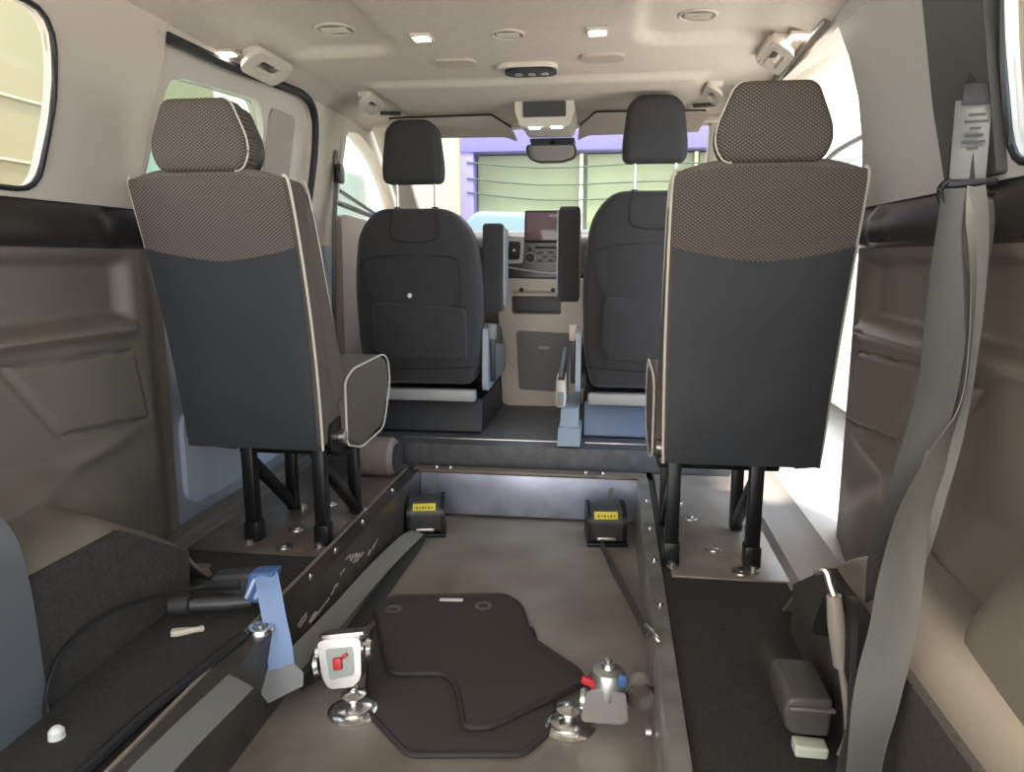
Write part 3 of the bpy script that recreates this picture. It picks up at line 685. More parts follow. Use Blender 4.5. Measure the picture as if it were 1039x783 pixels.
# centre stack
bm = B(); plate(bm, roundpoly([(-.21, .665), (.14, .665), (.16, .74), (.15, .812), (-.22, .852), (-.235, .75)], .03), [], lambda a, b_, t: (a, t, b_), 3.335, 3.42); cs = obj('centre_stack', bm, mat('stack_black', (.03, .03, .032), .3), e)
bm = B(); plate(bm, roundpoly([(-.205, .725), (-.12, .728), (-.115, .84), (-.195, .845)], .015), [roundpoly([(-.190, .742), (-.135, .744), (-.130, .822), (-.185, .826)], .01)], lambda a, b_, t: (a, t, b_), 3.322, 3.336); obj('vent_surround', bm, mat('satin_silver', (.5, .48, .45), .35), cs)
for q in range(4):
    bm = B(); box(bm, (-.160, 3.328, .758 + q * .017), (.046, .006, .004)); obj('vent_slat', bm, BLACK, cs)
bm = B(); box(bm, (-.16, 3.322, .785), (.012, .010, .010), bev=.002); obj('vent_tab', bm, WHITE, cs)
for x_, z_, r_ in ((-.09, .790, .010), (-.088, .752, .020), (.09, .752, .018)):
    bm = B(); lathe(bm, [(r_, 0), (r_, .012), (r_ * .8, .018), (0, .018)], (x_, 3.336, z_), Matrix.Rotation(PI / 2, 4, 'X'), 20); k = obj('knob', bm, BLACK, cs)
    bm = B(); lathe(bm, [(r_ * 1.15, 0), (r_ * 1.15, .006), (r_ * .98, .008)], (x_, 3.336, z_), Matrix.Rotation(PI / 2, 4, 'X'), 20); obj('knob_ring', bm, mat('satin_silver', (.5, .5, .5), .3), k)
for j in range(3):
    for i in range(5):
        bm = B(); box(bm, (-.045 + i * .024, 3.332, .775 - j * .018), (.018, .008, .011), bev=.002); obj('button', bm, GREYP if (i + j) % 2 else DKPLAS, cs)
bm = B(); box(bm, (0.01, 3.331, .797), (.15, .008, .010), bev=.002); obj('disc_slot', bm, BLACK, cs)
bm = B(); tube(bm, smooth_path([(-.215, 3.33, .715), (-.12, 3.322, .70), (.0, 3.318, .685), (.12, 3.33, .70)], 4), .004); obj('trim_line', bm, mat('satin_silver', (.5, .5, .5), .3), cs)
# screen
e2 = empty('infotainment_screen', (0, 3.34, .83), 'wide touch screen standing on top of the centre stack, pink reflection painted into its display', 'screen')
bm = B(); box(bm, (-.005, 3.318, .888), (.215, .022, .14), rot=(math.radians(-6), 0, 0), bev=.008); obj('screen_housing', bm, BLACK, e2)
bm = B(); box(bm, (-.005, 3.306, .888), (.197, .006, .122), rot=(math.radians(-6), 0, 0), bev=.002); obj('display', bm, mat('display_glass', (.20, .13, .14), .12), e2)  # pink of the reflected light is put into the display's base colour
# storage tray below
e3 = empty('centre_console', (-.02, 3.5, .08), 'cream and grey centre console with an open tray and grey lower door', 'console')
bm = B(); prof = roundpoly([(-.215, .08), (.155, .08), (.19, .50), (.185, .66), (-.235, .66), (-.225, .50)], .03)
hole = rrect(-.165, .505, .055, .585, .012)
plate(bm, prof, [hole], lambda a, b_, t: (a, t + .10 * (0.66 - b_), b_), 3.27, 3.44); obj('body', bm, CREAM2, e3)
bm = B(); box(bm, (-.055, 3.42, .545), (.23, .02, .09)); obj('tray_back', bm, DKPLAS, e3)
bm = B(); box(bm, (-.055, 3.285, .612), (.22, .02, .036), bev=.006); sp_ = obj('socket_strip', bm, mat('strip_tan', (.40, .31, .24), .5), e3)
for q in (-.12, .02): bm = B(); lathe(bm, [(.010, 0), (.010, .006), (0, .006)], (q, 3.274, .612), Matrix.Rotation(PI / 2, 4, 'X'), 14); obj('socket', bm, BLACK, sp_)
bm = B(); plate(bm, roundpoly([(-.135, .16), (.085, .15), (.10, .42), (-.145, .43)], .015), [], lambda a, b_, t: (a, t + .10 * (.66 - b_), b_), 3.255, 3.275); dr = obj('door', bm, CONS, e3)
bm = B(); box(bm, (-.02, 3.283, .355), (.05, .012, .014), bev=.004); obj('latch', bm, mat('latch_grey', (.34, .33, .33), .4), dr)
# black steering-side stalk: parking brake on seat box
e4 = empty('parking_brake', (.13, 2.7, .08), 'parking brake with pale blue-grey stepped cover beside the right front seat', 'handbrake')
bm = B(); plate(bm, roundpoly([(2.57, .085), (2.62, .135), (2.625, .14), (2.78, .145), (2.80, .085)], [.01, .01, .005, .02, .01]), [], lambda a, b_, t: (t, a, b_), .095, .175); obj('lower_cover', bm, BLUEGREY, e4)
bm = B(); plate(bm, roundpoly([(2.655, .14), (2.69, .20), (2.92, .215), (2.95, .085), (2.66, .085)], .01), [], lambda a, b_, t: (t, a, b_), .10, .165); obj('upper_cover', bm, BLUEGREY, e4)
bm = B(); puff(bm, roundpoly([(2.69, .20), (2.72, .29), (2.80, .33), (2.88, .30), (2.90, .20)], [.02, .06, .06, .05, .02]), lambda u, v, w_: (.076 + w_, u, v), .040, .016, 0); obj('lever_boot', bm, CREAM2, e4)
bm = B(); box(bm, (.098, 2.70, .235), (.022, .02, .05), rot=(math.radians(-18), 0, 0), bev=.004); obj('release_plate', bm, GREYP, e4)
bm = B(); tube(bm, [(.096, 2.74, .30), (.096, 2.85, .36), (.096, 2.95, .39)], .012, 10); obj('lever', bm, DKPLAS, e4)

# ---------------------------------------------------------------- header: visors, overhead console, mirror
for s, x0, x1, lb in ((-1, -.60, -.135, 'cream sun visor folded up on the left of the overhead console'), (1, .135, .60, 'cream sun visor folded up on the right of the overhead console')):
    e = empty('sun_visor', (s * .36, 3.0, 1.30), lb, 'sun visor', 'sun visors')
    def vf(a, b_, t): return (a, 2.96 + .16 * (1 - b_) + t * .5, 1.243 + .048 * b_ + .0 - t * .4)
    o_ = [(x0, 1), (x1, 1), (x1, 0), (x0, 0)]
    if s < 0: o_ = [(-.62, .95), (-.20, 1), (-.135, .35), (-.125, -.25), (-.17, 0), (-.60, 0.05)]
    else: o_ = [(.62, .95), (.20, 1), (.135, .35), (.125, -.25), (.17, 0), (.60, 0.05)]
    bm = B(); plate(bm, roundpoly(o_, .03), [], vf, -.012, .012); obj('panel', bm, mat('visor_cream', (.50, .43, .36), .8), e)
    bm = B(); tube(bm, [vf(a, b_, -.014) for a, b_ in roundpoly(o_[:3], .03)[:14]], .004, 6); obj('edge_seal', bm, BLACK, e)
    bm = B(); tube(bm, [(s * .56, 2.95, 1.308), (s * .64, 2.95, 1.312)], .008); obj('pivot', bm, DKPLAS, e)
e = empty('overhead_console', (.02, 2.85, 1.31), 'cream overhead console with dark rear-facing screen above the mirror', 'overhead console')
bm = B(); plate(bm, roundpoly([(-.085, 1.318), (-.09, 1.28), (-.07, 1.225), (.112, 1.225), (.13, 1.28), (.125, 1.318)], .015), [], lambda a, b_, t: (a, 2.79 + t + .25 * (1.318 - b_), b_), 0, .26); obj('housing', bm, CREAM2, e)
bm = B(); plate(bm, rrect(-.058, 1.256, .098, 1.307, .005), [], lambda a, b_, t: (a, 2.786 + t + .25 * (1.318 - b_), b_), -.003, .01); obj('screen', bm, mat('console_screen', (.03, .028, .026), .6), e)
for q in (-.018, .062):
    bm = B(); box(bm, (q, 2.83, 1.223), (.04, .014, .006), bev=.002); obj('reading_lamp', bm, LAMP, e)
e = empty('rear_view_mirror', (.02, 3.12, 1.17), 'frameless interior rear-view mirror under a black bracket at the windscreen top', 'mirror')
bm = B(); plate(bm, roundpoly([(-.075, 1.235), (.115, 1.235), (.10, 1.195), (-.06, 1.195)], .01), [], lambda a, b_, t: (a, t, b_), 3.15, 3.24); obj('bracket', bm, BLACK, e)
bm = B(); plate(bm, roundpoly([(-.085, 1.205), (.12, 1.205), (.125, 1.15), (.07, 1.13), (-.03, 1.13), (-.075, 1.15)], .02), [], lambda a, b_, t: (a, 3.10 + t - .2 * (1.2 - b_), b_), .006, .03); obj('mirror_body', bm, DKPLAS, e)
bm = B(); plate(bm, roundpoly([(-.075, 1.198), (.112, 1.198), (.117, 1.153), (.066, 1.137), (-.028, 1.137), (-.066, 1.153)], .015), [], lambda a, b_, t: (a, 3.098 + t - .2 * (1.2 - b_), b_), .0, .007); obj('mirror_glass', bm, mat('mirror_silver', (.85, .85, .85), .03, metal=1.0), e)
bm = B(); tube(bm, [(.02, 3.13, 1.19), (.02, 3.17, 1.23)], .012); obj('stalk', bm, BLACK, e)

# ---------------------------------------------------------------- channel fittings
def retractor(cx, yaw, label):
    e = empty('strap_retractor', (cx, 2.33, -.16), label, 'strap retractor', 'black strap retractors at the channel end')
    R = Matrix.Translation((cx, 2.33, -.16)) @ Matrix.Rotation(yaw, 4, 'Z')
    def tf(bm_): bmesh.ops.transform(bm_, matrix=R, verts=bm_.verts[:]); return bm_
    bm = B(); plate(bm, roundpoly([(-.055, .012), (-.06, .085), (-.035, .118), (.03, .122), (.06, .09), (.065, .012)], [.01, .02, .03, .03, .02, .01]), [], lambda a, b_, t: (t, a, b_), -.055, .048); obj('housing', tf(bm), DKPLAS, e)
    bm = B(); plate(bm, roundpoly([(-.066, .008), (-.068, .09), (-.036, .126), (.034, .130), (.068, .09), (.07, .008)], [.01, .02, .03, .03, .02, .01]), [], lambda a, b_, t: (t, a, b_), .048, .060); obj('side_cheek', tf(bm), BLKMET, e)
    bm = B(); plate(bm, roundpoly([(-.066, .008), (-.068, .09), (-.036, .126), (.034, .130), (.068, .09), (.07, .008)], [.01, .02, .03, .03, .02, .01]), [], lambda a, b_, t: (t, a, b_), -.064, -.055); obj('side_cheek', tf(bm), BLKMET, e)
    bm = B(); box(bm, (-.006, -.054, .100), (.075, .006, .026), rot=(math.radians(-42), 0, 0), bev=.001); lb = obj('warning_label', tf(bm), YEL, e)
    bm = B()
    for q in range(6): box(bm, (-.03 + q * .010, -.0580, .100), (.006, .002, .005 if q % 2 else .009), rot=(math.radians(-42), 0, 0))
    obj('label_print', tf(bm), mat('label_ink', (.25, .16, .02), .6), lb)
    bm = B(); box(bm, (0, 0, .006), (.13, .14, .012), bev=.003); obj('base_plate', tf(bm), BLKMET, e)
    bm = B(); tube(bm, [(.015, .02, .11), (.015, .02, .165)], .004, 6); tube(bm, [(.022, .02, .11), (.024, .02, .17)], .003, 6); obj('release_lever', tf(bm), STEEL, e)
    bm = B(); box(bm, (-.004, -.062, .025), (.06, .012, .012), bev=.003); obj('strap_slot', tf(bm), STEEL, e)
    return e
retractor(-.325, .20, 'black strap retractor with yellow label in the left corner of the channel end')
retractor(.275, .12, 'black strap retractor with yellow label near the right corner of the channel end')
# grey straps running from the retractors
bm = B(); ribbon(bm, [(-.338, 2.255, -.140), (-.350, 2.15, -.132), (-.362, 1.9, -.118), (-.366, 1.6, -.105), (-.364, 1.42, -.088), (-.362, 1.31, -.075)], [(-1, 0, .2), (-.8, 0, .6)] + [(-.55, 0, .85)] * 4, [.044, .048, .05, .05, .05, .05], .0025)
bm2 = B(); ribbon(bm2, [(-.330, 2.255, -.146), (-.325, 2.15, -.152), (-.330, 1.9, -.152), (-.332, 1.6, -.150), (-.335, 1.42, -.14), (-.345, 1.30, -.11)], [(1, 0, .12)] * 6, .048, .0025)
e = empty('tie_down_strap', (-.35, 1.8, -.12), 'long grey tie-down webbing lying along the left channel rail in two layers', 'strap')
obj('upper_webbing', bm, STRAPL, e); obj('lower_webbing', bm2, WEB, e)
e = empty('tie_down_strap', (.33, 1.8, -.14), 'narrow dark tie-down strap running from right retractor to a hook on the rail', 'strap')
bm = B(); ribbon(bm, [(.262, 2.248, -.14), (.30, 2.05, -.14), (.335, 1.80, -.10), (.368, 1.45, -.02)], [(.3, .1, 1)] * 4, .022, .002); obj('webbing', bm, mat('strap_dark', (.06, .055, .05), .6), e)
bm = B(); tube(bm, smooth_path([(.372, 1.44, .0), (.362, 1.41, .022), (.372, 1.36, .034), (.384, 1.345, .022), (.378, 1.385, .012), (.378, 1.43, .004)], 5), .004, 8); obj('hook', bm, STEEL, e)
# silver wheelchair clamps standing in the channel
def clamp_base(x, y, e):
    bm = B(); lathe(bm, [(0, 0), (.052, 0), (.053, .004), (.044, .008), (.036, .009), (.036, .014), (.026, .018), (.013, .020), (.013, .032), (.024, .034), (.025, .040), (.012, .046), (0, .048)], (x, y, -.16), 'Z', 28); return obj('floor_disc', bm, CHROME, e)
def clamp(x, y, bx, by, bz, rot, label, refl=False):
    e = empty('reel_clamp', (x, y, -.16), label, 'wheelchair clamp', 'bright metal wheelchair clamps')
    clamp_base(x, y, e)
    R = Matrix.Translation((bx, by, bz)) @ rot
    def tf(b_): bmesh.ops.transform(b_, matrix=R, verts=b_.verts[:]); return b_
    def casing(bm): 
        plate(bm, roundpoly([(-.045, .045), (.045, .045), (.040, -.035), (.022, -.052), (-.028, -.052), (-.040, -.03)], .014), [], lambda a, b_, t: (a, t, b_), -.022, .022); return bm
    bm = casing(B()); bmesh.ops.bevel(bm, geom=[q for q in bm.edges if q.is_manifold and q.calc_face_angle(0) > 1.2], offset=.006, segments=3, affect='EDGES', profile=.5); cs_ = obj('casing', tf(bm), CHROME, e)
    bm = B(); plate(bm, roundpoly([(-.028, .028), (.030, .028), (.027, -.028), (-.024, -.034)], .008), [], lambda a, b_, t: (a, t, b_), -.025, -.021); obj('inset_plate', tf(bm), mat('inset_grey', (.30, .33, .29), .35, metal=.5), cs_)
    bm = B(); tube(bm, [(-.055, 0, .018), (.055, 0, .018)], .012, 14); obj('spindle', tf(bm), STEEL, e)
    for q in (-1, 1):
        bm = B(); lathe(bm, [(0, 0), (.021, 0), (.024, .006), (.020, .014), (.008, .017), (0, .017)], (q * .056 - (.008), 0, -.006 if q < 0 else .012), 'X', 20); obj('side_wheel', tf(bm), CHROME, e)
    bm = B(); box(bm, (-.004, -.028, -.002), (.018, .012, .024), bev=.003); obj('release_button', tf(bm), RED, e)
    bm = B(); box(bm, (.012, -.030, .012), (.012, .006, .007), rot=(0, -.5, 0), bev=.001); obj('red_tab', tf(bm), RED, e)
    bm = B(); plate(bm, roundpoly([(-.05, -.0), (.05, .0), (.046, .045), (-.046, .045)], .01), [], lambda a, b_, t: (a, b_, t), .044, .050); obj('top_plate', tf(bm), STEEL, e)
    bm = B(); bar(bm, R @ Vector((.012, 0, -.045)), (x, y, -.115), .02, .014, (0, 1, 0), .003); obj('neck', bm, CHROME, e)
    return e
clamp(-.222, 1.315, -.252, 1.345, -.062, Matrix.Rotation(.10, 4, 'Z') @ Matrix.Rotation(-.12, 4, 'Y') @ Matrix.Rotation(-.25, 4, 'X'), 'shiny metal clamp with red button left of the floor mats')
e = empty('reel_clamp', (.215, 1.335, -.16), 'shiny metal clamp with red lever right of the floor mats', 'wheelchair clamp', 'bright metal wheelchair clamps')
clamp_base(.213, 1.325, e)
bm = B(); lathe(bm, [(0, .034), (.010, .034), (.014, .026), (.030, .020), (.036, .008), (.036, -.028), (0, -.028)], (.288, 1.335, -.058), 'Z', 24); obj('dome', bm, mat('cast_zinc', (.52, .53, .50), .32, metal=.9), e)
bm = B(); plate(bm, roundpoly([(-.038, .02), (.034, .02), (.040, -.040), (.028, -.048), (-.045, -.048), (-.050, -.038)], .01), [], lambda a, b_, t: (.288 + a, 1.30 + t, -.082 + b_), 0, .06); bmesh.ops.bevel(bm, geom=[q for q in bm.edges if q.is_manifold and q.calc_face_angle(0) > 1.2], offset=.006, segments=3, affect='EDGES', profile=.5); obj('casing', bm, CHROME, e)
bm = B(); lathe(bm, [(0, 0), (.006, 0), (.008, .01), (0, .014)], (.288, 1.335, -.026), 'Z', 12); obj('top_pin', bm, STEEL, e)
bm = B(); box(bm, (.250, 1.315, -.053), (.026, .012, .014), rot=(0, .3, 0), bev=.003); obj('release_lever', bm, RED, e)
bm = B(); lathe(bm, [(0, 0), (.020, 0), (.022, .008), (.012, .014), (0, .014)], (.236, 1.325, -.098), 'X', 18); obj('side_wheel', bm, CHROME, e)
bm = B(); box(bm, (.316, 1.308, -.043), (.016, .01, .022), bev=.002); obj('blue_catch', bm, mat('blue_plastic', (.05, .12, .3), .4), e)
bm = B(); lathe(bm, [(.030, -.018), (.030, .018), (.024, .020), (.024, -.020)], (.352, 1.32, -.070), 'Y', 20); obj('strap_loop', bm, mat('brown_webbing', (.24, .20, .17), .6), e)
bm = B(); lathe(bm, [(0, 0), (.012, 0), (.012, .01), (0, .012)], (.358, 1.25, -.105), 'X', 14); obj('rail_pin', bm, STEEL, e)

# floor mats
def mat_mesh(outline, z0, th=.008, tilt=None):
    bm = B(); puff(bm, outline, (lambda u, v, w_: (u, v, z0 + w_)) if tilt is None else (lambda u, v, w_: (u, v, z0 + w_ + tilt(u, v))), th, .003, 0, steps=2); return bm
def car_mat(outline, z0, label, label2=None, tilt=None, holes=()):
    e = empty('floor_mat', (outline[0][0], outline[0][1], z0), label, 'floor mat', 'loose black car floor mats')
    obj('pile', mat_mesh(outline, z0, .007, tilt), MATM, e)
    tl = tilt or (lambda u, v: 0)
    bm = B(); tube(bm, [(u, v, z0 + .004 + tl(u, v)) for u, v in outline], .0065, 8, closed=True); obj('bound_edge', bm, MATE, e)
    for hx, hy in holes:
        bm = B(); lathe(bm, [(.022, 0), (.022, .003), (.015, .004), (.013, .001)], (hx, hy, z0 + .0065 + tl(hx, hy)), 'Z', 20); gr = obj('fixing_eyelet', bm, mat('eyelet_grey', (.11, .10, .10), .5), e)
    return e
low = roundpoly([(-.300, 1.66), (-.15, 1.72), (.10, 1.70), (.185, 1.36), (.178, 1.30), (.135, 1.225), (-.075, 1.195), (-.195, 1.315)], [.05, .02, .02, .03, .03, .02, .02, .03], 5)
car_mat(low, -.160, 'lower black floor mat with clipped corners, mostly under the upper mat')
up = roundpoly([(-.318, 1.745), (-.285, 1.80), (.010, 1.852), (.060, 1.80), (.105, 1.63), (.225, 1.505), (.240, 1.462), (.060, 1.280), (.015, 1.275), (-.025, 1.40), (-.060, 1.458), (-.185, 1.438)], [.03, .03, .02, .03, .03, .03, .03, .02, .03, .03, .035, .03], 5)
um = car_mat(up, -.150, 'upper black floor mat with two eyelets, lying askew on the lower mat', holes=((-.262, 1.725), (-.035, 1.775)))
bm = B(); box(bm, (-.125, 1.795, -.141), (.062, .016, .002), rot=(0, 0, .10), bev=.0008); obj('care_label', bm, WHITE, um)

# blue strap and black fastener on the left floor
e = empty('wheelchair_belt_fastener', (-.55, 1.38, .02), 'black belt fastener with blue strap end lying on the left floor', 'belt fastener')
bm = B(); tube(bm, smooth_path([(-.585, .955, .012), (-.622, .985, .02), (-.642, 1.03, .06), (-.646, 1.09, .092), (-.644, 1.20, .092), (-.638, 1.32, .062), (-.60, 1.395, .048), (-.57, 1.405, .05)], 8), .0035, 8); obj('cable', bm, BLACK, e)
bm = B(); lathe(bm, [(0, 0), (.013, 0), (.012, .012), (.007, .018), (0, .02)], (-.579, .956, .0), 'Z', 14); obj('cable_end_bolt', bm, WHITE, e)
bm = B(); tube(bm, [(-.585, 1.405, .05), (-.545, 1.41, .055), (-.50, 1.415, .06)], [.010, .016, .020], 12); obj('sleeve', bm, BLACK, e)
bm = B(); puff(bm, roundpoly([(-.575, .04), (-.565, .075), (-.48, .085), (-.455, .07), (-.46, .03), (-.5, .02)], .012), lambda u, v, w_: (u, 1.40 + w_, v), .045, .01, .0); obj('fastener_body', bm, DKPLAS, e)
bm = B(); tube(bm, [(-.625, 1.345, .030), (-.585, 1.350, .032)], .018, 14); tube(bm, [(-.585, 1.35, .032), (-.52, 1.37, .03), (-.47, 1.39, .028)], [.013, .015, .012], 12); obj('grip', bm, DKPLAS, e)
bm = B(); puff(bm, roundpoly([(-.478, .04), (-.462, .10), (-.405, .105), (-.418, .06), (-.45, .03)], .008), lambda u, v, w_: (u, 1.37 + w_, v), .045, .007, 0); obj('blue_buckle', bm, mat('blue_buckle', (.07, .13, .30), .4), e)
for q in (0, 1):
    bm = B(); box(bm, (-.458 + q * .020, 1.367, .068), (.008, .006, .05), rot=(0, .45, 0), bev=.002); obj('buckle_rib', bm, mat('pale_blue', (.45, .55, .75), .4), e)
bm = B(); ribbon(bm, [(-.425, 1.375, .098), (-.405, 1.345, .075), (-.388, 1.325, .03), (-.368, 1.30, -.02), (-.358, 1.285, -.055)], [(1, .3, .0)] * 5, [.045, .047, .047, .05, .05], .0016); bs = obj('blue_strap', bm, BLUEW, e)
bm = B(); ribbon(bm, [(-.362, 1.288, -.052), (-.352, 1.27, -.072), (-.335, 1.25, -.09)], [(1, .25, .15)] * 3, [.05, .085, .07], .002); obj('grey_tab', bm, GREYP, e)
bm = B(); puff(bm, roundpoly([(-.59, 1.285), (-.56, 1.295), (-.525, 1.305), (-.56, 1.275), (-.58, 1.265)], .008), lambda u, v, w_: (u, v, .002 + w_), .012, .004, 0); tag(obj('plastic_clip', bm, mat('ivory_clip', (.65, .58, .45), .5)), 'small ivory plastic clip on the left carpet under the black grip', 'clip')
# webbing continuing over the rail towards the tailgate
bm = B(); ribbon(bm, [(-.362, 1.135, .006), (-.364, 1.08, .008), (-.372, .95, .010), (-.376, .75, .012), (-.38, .5, .014)], [(1, .2, -.45)] * 5, .052, .002); tag(obj('rail_webbing', bm, mat('rail_strap', (.15, .145, .13), .45, bump=.5, bump_scale=900)), 'flat grey webbing lying on the left rail nearest the viewer', 'strap')
# edge bump: dark rubber hose along the carpet edge
bm = B(); tube(bm, smooth_path([(-.425, 1.27, .018), (-.44, 1.15, .016), (-.46, 1.0, .016), (-.47, .7, .016)], 5), .010, 8); tag(obj('carpet_cord', bm, BLACK), 'thin black cord running along the left carpet edge', 'cord')

# washers and anchors
def washer(x, y, z, r_, label, grp, m_=STEEL):
    bm = B(); lathe(bm, [(0, .006), (r_ * .35, .007), (r_ * .45, .004), (r_ * .95, .004), (r_, .002), (r_, 0), (0, 0)], (x, y, z), 'Z', 20); return tag(obj('floor_bolt', bm, m_), label, 'bolt', grp)
e = empty('floor_anchor', (-.415, 1.285, .012), 'round metal floor anchor on the left rail beside the blue strap', 'anchor')
bm = B(); lathe(bm, [(0, .002), (.012, .003), (.016, .010), (.024, .010), (.028, .004), (.028, 0), (0, 0)], (-.405, 1.30, .012), 'Z', 24); obj('ring', bm, CHROME, e)
bm = B(); lathe(bm, [(0, .014), (.008, .014), (.009, 0)], (-.405, 1.30, .012), 'Z', 12); obj('stud', bm, STEEL, e)
WS = [(-.575, 1.86, .020, 'round bolt plug between the legs of the left rear seat, nearer one'), (-.555, 1.735, .020, 'bolt plug at the near edge of the left floor plate'),
      (-.62, 2.16, .018, 'bolt plug on the left floor plate behind the front legs'), (-.56, 2.08, .018, 'bolt plug between the front legs of the left rear seat')]
for x_, y_, r_, lb in WS: washer(x_, y_, .006, r_, lb, 'bolt plugs in the left floor plate')
for x_, y_, r_, lb in [(.602, 1.735, .024, 'nearest round plug of the right floor plate, beside the rear leg foot'), (.555, 1.87, .021, 'second round plug of the right floor plate, left of the leg brace'),
                       (.517, 2.10, .021, 'third round plug of the right floor plate'), (.49, 2.24, .020, 'farthest round plug of the right floor plate')]:
    washer(x_, y_, .006, r_, lb, 'bolt plugs in the right floor plate')
for y_, lb in ((1.56, 'bolt head on the left rail, nearest'), (1.72, 'bolt head on the left rail beside the rear leg'), (1.93, 'bolt head on the left rail beside the front leg'), (2.22, 'bolt head on the left rail near the retractor')):
    washer(-.41, y_, .012, .0075, lb, 'bolt heads along the left rail', CHROME)
for y_, lb in ((1.76, 'bolt head on the right rail beside the seat foot'), (1.98, 'middle bolt head on the right rail'), (2.22, 'bolt head on the right rail near its far end'), (1.52, 'nearest bolt head on the right rail')):
    washer(.397, y_, .012, .0075, lb, 'bolt heads along the right rail', CHROME)
for x_, lb in ((-.33, 'leftmost bolt on the brown lip of the channel end'), (-.28, 'second bolt from the left on the brown lip'), (.2, 'bolt on the brown lip above the right retractor'), (.26, 'rightmost bolt on the brown lip of the channel end')):
    washer(x_, 2.50, .012, .008, lb, 'bolts on the channel end lip', CHROME)
# scratches worn through the left rail paint
random.seed(3)
bm = B()
for k in range(34):
    y0 = 1.42 + .55 * random.random(); z0 = -.01 - .05 * abs(math.sin(y0 * 9)) - .012 * random.random()
    L = .01 + .03 * random.random(); box(bm, (-.3845, y0, z0), (.0012, L, .003 + .003 * random.random()), rot=(.25 * random.random(), 0, 0))
o = obj('paint_scratches', bm, mat('bare_scratch', (.5, .45, .38), .35)); o.parent = bpy.data.objects['trim_3']

# barrel shaped duct beside the left seat
e = empty('floor_duct', (-.55, 2.40, .0), 'brown barrel-shaped floor duct behind the left rear seat legs', 'duct')
bm = B(); lathe(bm, [(0, 0), (.055, 0), (.066, .01), (.068, .14), (.058, .155), (.03, .16), (0, .16)], (-.61, 2.42, .068), 'X', 28); obj('barrel', bm, mat('duct_brown', (.22, .17, .14), .45), e)
bm = B(); lathe(bm, [(.050, 0), (.052, .008), (.020, .010), (0, .004)], (-.452, 2.42, .068), 'X', 24); obj('end_cap', bm, DKPLAS, e)

# near left grey bolster
bm = B(); prof = roundpoly([(-.93, -.02), (-.93, .42), (-.78, .40), (-.664, .33), (-.646, .22), (-.640, -.02)], [.01, .02, .05, .08, .1, .01])
plate(bm, prof, [], lambda a, b_, t: (a, t, b_), .05, 1.015); bmesh.ops.bevel(bm, geom=[q for q in bm.edges if q.is_manifold and q.calc_face_angle(0) > 1.2], offset=.03, segments=4, affect='EDGES', profile=.5)
struct(obj('trim_35', bm, mat('rear_corner_grey', (.12, .125, .13), .5, bump=.15)))
# near right taupe bulge over the arch
bm = B(); n_ = 40; g = []
for j in range(n_ + 1):
    y = .1 + 1.0 * j / n_; row = []
    crest = .30 - .45 * (y - .95); wdt = sst(1.10, .95, y)
    for i in range(17):
        t = i / 16; ang = t * PI / 2
        row.append(bm.verts.new((.90 - (.90 - .70 - .02 * (y - .9)) * math.sin(ang) * (.35 + .65 * wdt), y, -.02 + (crest + .12 * 0 + .14) * math.cos(ang) ** .8 if i < 16 else -.02)))
    g.append(row)
for a, b_ in zip(g, g[1:]):
    for i in range(16): bm.faces.new([a[i], a[i + 1], b_[i + 1], b_[i]])
bk = [bm.verts.new((.92, v[0].co.y, -.02)) for v in g]
for j in range(n_): bm.faces.new([g[j][-1], g[j + 1][-1], bk[j + 1], bk[j]]); bm.faces.new([g[j][0], g[j + 1][0], bk[j + 1], bk[j]])
bm.faces.new(g[0] + [bk[0]]); bm.faces.new(g[-1] + [bk[-1]])
struct(obj('trim_36', bm, TAUPE, sharp=1.2))

# ---------------------------------------------------------------- hanging seat belt on the right
e = empty('hanging_seat_belt', (.80, 1.2, .86), 'long grey seat belt hanging twisted from the dark right pillar', 'seat belt')
bm = B(); ribbon(bm, [(.822, 1.27, 1.14), (.808, 1.25, 1.03), (.790, 1.225, .93), (.788, 1.21, .86)], [(.5, -1, 0)] * 4, [.012, .016, .035, .045], .0015); obj('upper_webbing', bm, WEB, e)
bm = B(); box(bm, (.793, 1.205, .915), (.047, .004, .125), rot=(math.radians(-6), 0, math.radians(-14)), bev=.001); lb = obj('care_label', bm, mat('label_grey', (.12, .12, .115), .6), e)
bm = B()
for k in range(11): box(bm, (.795, 1.2015 + .0095 * (k / 10 - .5) * 1.25 * -1 - .0, .862 + k * .0092), (.030 - .008 * (k % 3), .0012, .0035), rot=(0, 0, math.radians(-14)))
obj('label_rows', bm, mat('label_dark', (.03, .03, .03), .6), lb)
bm = B(); box(bm, (.796, 1.209, .985), (.034, .006, .03), rot=(0, 0, math.radians(-14)), bev=.001); obj('label_patch', bm, BLACK, e)
bm = B(); box(bm, (.793, 1.195, .858), (.070, .020, .012), rot=(0, 0, math.radians(-10)), bev=.004); box(bm, (.793, 1.195, .842), (.066, .018, .008), rot=(0, 0, math.radians(-10)), bev=.003); tube(bm, smooth_path([(.765, 1.195, .862), (.752, 1.19, .85), (.758, 1.188, .828), (.775, 1.19, .838)], 4), .005, 8); obj('belt_guide', bm, BLKMET, e)
bm = B(); ribbon(bm, [(.775, 1.19, .85), (.772, 1.17, .80), (.758, 1.14, .70), (.737, 1.10, .56), (.700, 1.07, .43), (.685, 1.09, .31), (.70, 1.12, .20)], [(1, -.2, 0), (1, -.2, 0), (1, -.5, .1), (.8, -.6, .1), (1, -.3, .1), (1, -.2, .1), (1, -.1, .1)], [.040, .052, .055, .052, .048, .046, .044], .0018); obj('lower_webbing', bm, WEB, e)
